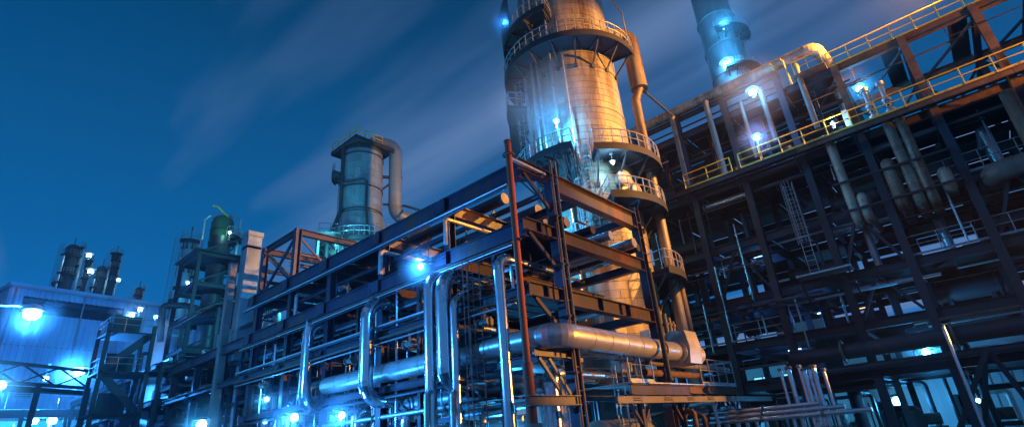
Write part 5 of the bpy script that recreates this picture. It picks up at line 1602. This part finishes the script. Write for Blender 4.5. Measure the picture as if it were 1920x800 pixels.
flood('added teal light at the foot of the medium tower platform', V((25.2, 44.2, 21.5)), 6000, (0.1, 0.75, 0.9), 0.10, (0, 0, -3.5))
# lights inside the warehouse bay
for k, (px, py, s) in enumerate(((40, 750, .32), (92, 752, .30), (112, 748, .62), (98, 788, .5), (66, 787, .35), (86, 709, .2))):
    flood('%s light from the left inside the bright warehouse bay' % ORD[k] if k < 5 else 'small light under the truss bridge', at(px, py, D=95 if k < 5 else 66), 18000 if k < 5 else 800, CYAN, s, (0, 0, 1.2), 'lamp_white', group='lights in the warehouse bay' if k < 5 else None)
# lights inside the low building bays and ground work lights behind the rack
flood('ground work light behind the striped bar', V((19.3, 14.6, 2.2)), 2600, CYAN, 0.08, (0, 0, -1.9))
flood('ground work light beneath the rack by the red pipe', V((17.6, 16.8, 1.7)), 1500, CYAN, 0.08, (0, 0, -1.5))
flood('work light under the rack at the blue lit column foot', pol(TC, FRONT - 35, 6.4, 13.9), 9000, CYAN, 0.10, (0, 0, -1.2))


def sodium(label, pos, aim, power, spot, col=SODIUM, h0=0.12):
    """sodium floodlight on a mast: housing, glowing front, bracket"""
    p, d = V(pos), (V(aim) - V(pos)).normalized()
    o = thing('floodlight_mast', label, 'lamp', (p.x, p.y, h0))
    MB().tube((p.x, p.y, h0), (p.x, p.y, p.z - 0.5), 0.13, 12, 0.08).build('mast', 'galvanised', o)
    MB().bar(p - d * 0.35, p + d * 0.05, 0.7, 0.5).build('housing', 'lamp_body', o)
    MB().bar(p + d * 0.052, p + d * 0.07, 0.62, 0.42).build('lens', 'lamp_sodium', o)
    MB().path([(p.x, p.y, p.z - 0.5), (p.x, p.y, p.z - 0.25)], 0.06, 8).build('bracket', 'lamp_body', o)
    lamp_light(o, p + d * 0.3, power, col, 0.25, spot, aim, 0.4)


sodium('sodium floodlight mast on the roof corner beyond the right edge', (36.3, -8.7, 27.0), (28.6, 16.5, 20.5), 98000, 58, h0=ZT)
sodium('low sodium floodlight mast at the corner of the dark structure', (33.8, -14.0, 6.0), (21.6, 11.0, 8.0), 52000, 33)
sodium('tall sodium floodlight mast beyond the right edge', (31.5, -13.5, ZW - 1.0), (36.6, -1.5, ZW + 3.6), 6500, 40)

# ================================================================== haze: thin lit air round the whole plant
hz = MB().box(-410, 610, -310, 710, -1.5, 99)
hm = bpy.data.materials.new('haze')
hm.use_nodes = True
hn, hl = hm.node_tree.nodes, hm.node_tree.links
for n_ in list(hn):
    if n_.type == 'BSDF_PRINCIPLED': hn.remove(n_)
pv = hn.new('ShaderNodeVolumePrincipled')
pv.inputs['Color'].default_value = (0.85, 0.92, 1.0, 1)
pv.inputs['Density'].default_value = 0.0004
pv.inputs['Anisotropy'].default_value = 0.2
hl.new(pv.outputs[0], hn['Material Output'].inputs['Volume'])
MAT['haze'] = hm
ho = hz.build('haze', 'haze')
ho['kind'] = 'stuff'


# ================================================================== drifting steam, plus added puffs that make lamps glow
def steam(label, pos, rad, dens, noise=0.6, rot=0.0):
    q = MB().ball((0, 0, 0), 1.0, 20)
    me_name = 'steam'
    mt = bpy.data.materials.new(me_name)
    mt.use_nodes = True
    n, l = mt.node_tree.nodes, mt.node_tree.links
    n.remove(n['Principled BSDF'])
    v = n.new('ShaderNodeVolumePrincipled')
    v.inputs['Color'].default_value = (0.9, 0.95, 1, 1)
    v.inputs['Anisotropy'].default_value = 0.1
    t = n.new('ShaderNodeTexCoord')
    ln = n.new('ShaderNodeVectorMath'); ln.operation = 'LENGTH'
    l.new(t.outputs['Object'], ln.inputs[0])
    mr = n.new('ShaderNodeMapRange')
    mr.interpolation_type = 'SMOOTHSTEP'
    mr.inputs[1].default_value, mr.inputs[2].default_value = 0.0, 0.97
    mr.inputs[3].default_value, mr.inputs[4].default_value = 1.0, 0.0
    l.new(ln.outputs['Value'], mr.inputs[0])
    nz_ = n.new('ShaderNodeTexNoise')
    nz_.inputs['Scale'].default_value = 1.7
    nz_.inputs['Detail'].default_value = 2
    l.new(t.outputs['Object'], nz_.inputs['Vector'])
    m1 = n.new('ShaderNodeMapRange')
    m1.inputs[1].default_value, m1.inputs[2].default_value = 0.35, 0.7
    m1.inputs[3].default_value, m1.inputs[4].default_value = dens * (1 - noise), dens
    l.new(nz_.outputs['Fac'], m1.inputs[0])
    m2 = n.new('ShaderNodeMath'); m2.operation = 'MULTIPLY'
    l.new(mr.outputs[0], m2.inputs[0]); l.new(m1.outputs[0], m2.inputs[1])
    l.new(m2.outputs[0], v.inputs['Density'])
    l.new(v.outputs[0], n['Material Output'].inputs['Volume'])
    MAT['steam_tmp'] = mt
    o = q.build('steam', 'steam_tmp')
    o.location = pos
    o.scale = rad
    o.rotation_euler = (0, 0, rot)
    o['kind'] = 'stuff'
    o['label'] = label
    o['category'] = 'steam'
    return o


steam('blue lit steam drifting past the left side of the column', at(1022, 205, D=31.0), (5.0, 5.0, 4.2), 0.085)
steam('blue lit steam at the stack head', at(1352, 40, D=88), (13, 13, 17), 0.03)
steam('bright steam round the largest work light under the roof pipe', at(1411, 176, X=XR - 1.2), (3.4, 3.4, 3.2), 0.06, 0.3)
steam('steam over the bright yard at lower left', at(90, 760, D=70), (12, 8, 5), 0.035)
steam('steam blowing off the far rack before the warehouse', at(285, 622, D=58), (3.4, 3, 1.5), 0.05)
steam('added glow puff at the street lamp', at(62, 588, D=24), (1.1, 1.1, 1.1), 0.03, 0.2)  # added puff that gives the street lamp its bloom
steam('warm lit steam above the roof at the upper right', at(1830, 10, X=43), (9, 12, 7), 0.05, 0.6)
for p_, r_, lb_ in HALO:  # added puffs standing in for the bloom round lamps
    steam('added glow puff round the ' + lb_, p_, (r_ * 1.4, r_ * 1.4, r_ * 1.4), 0.16 / r_, 0.25)
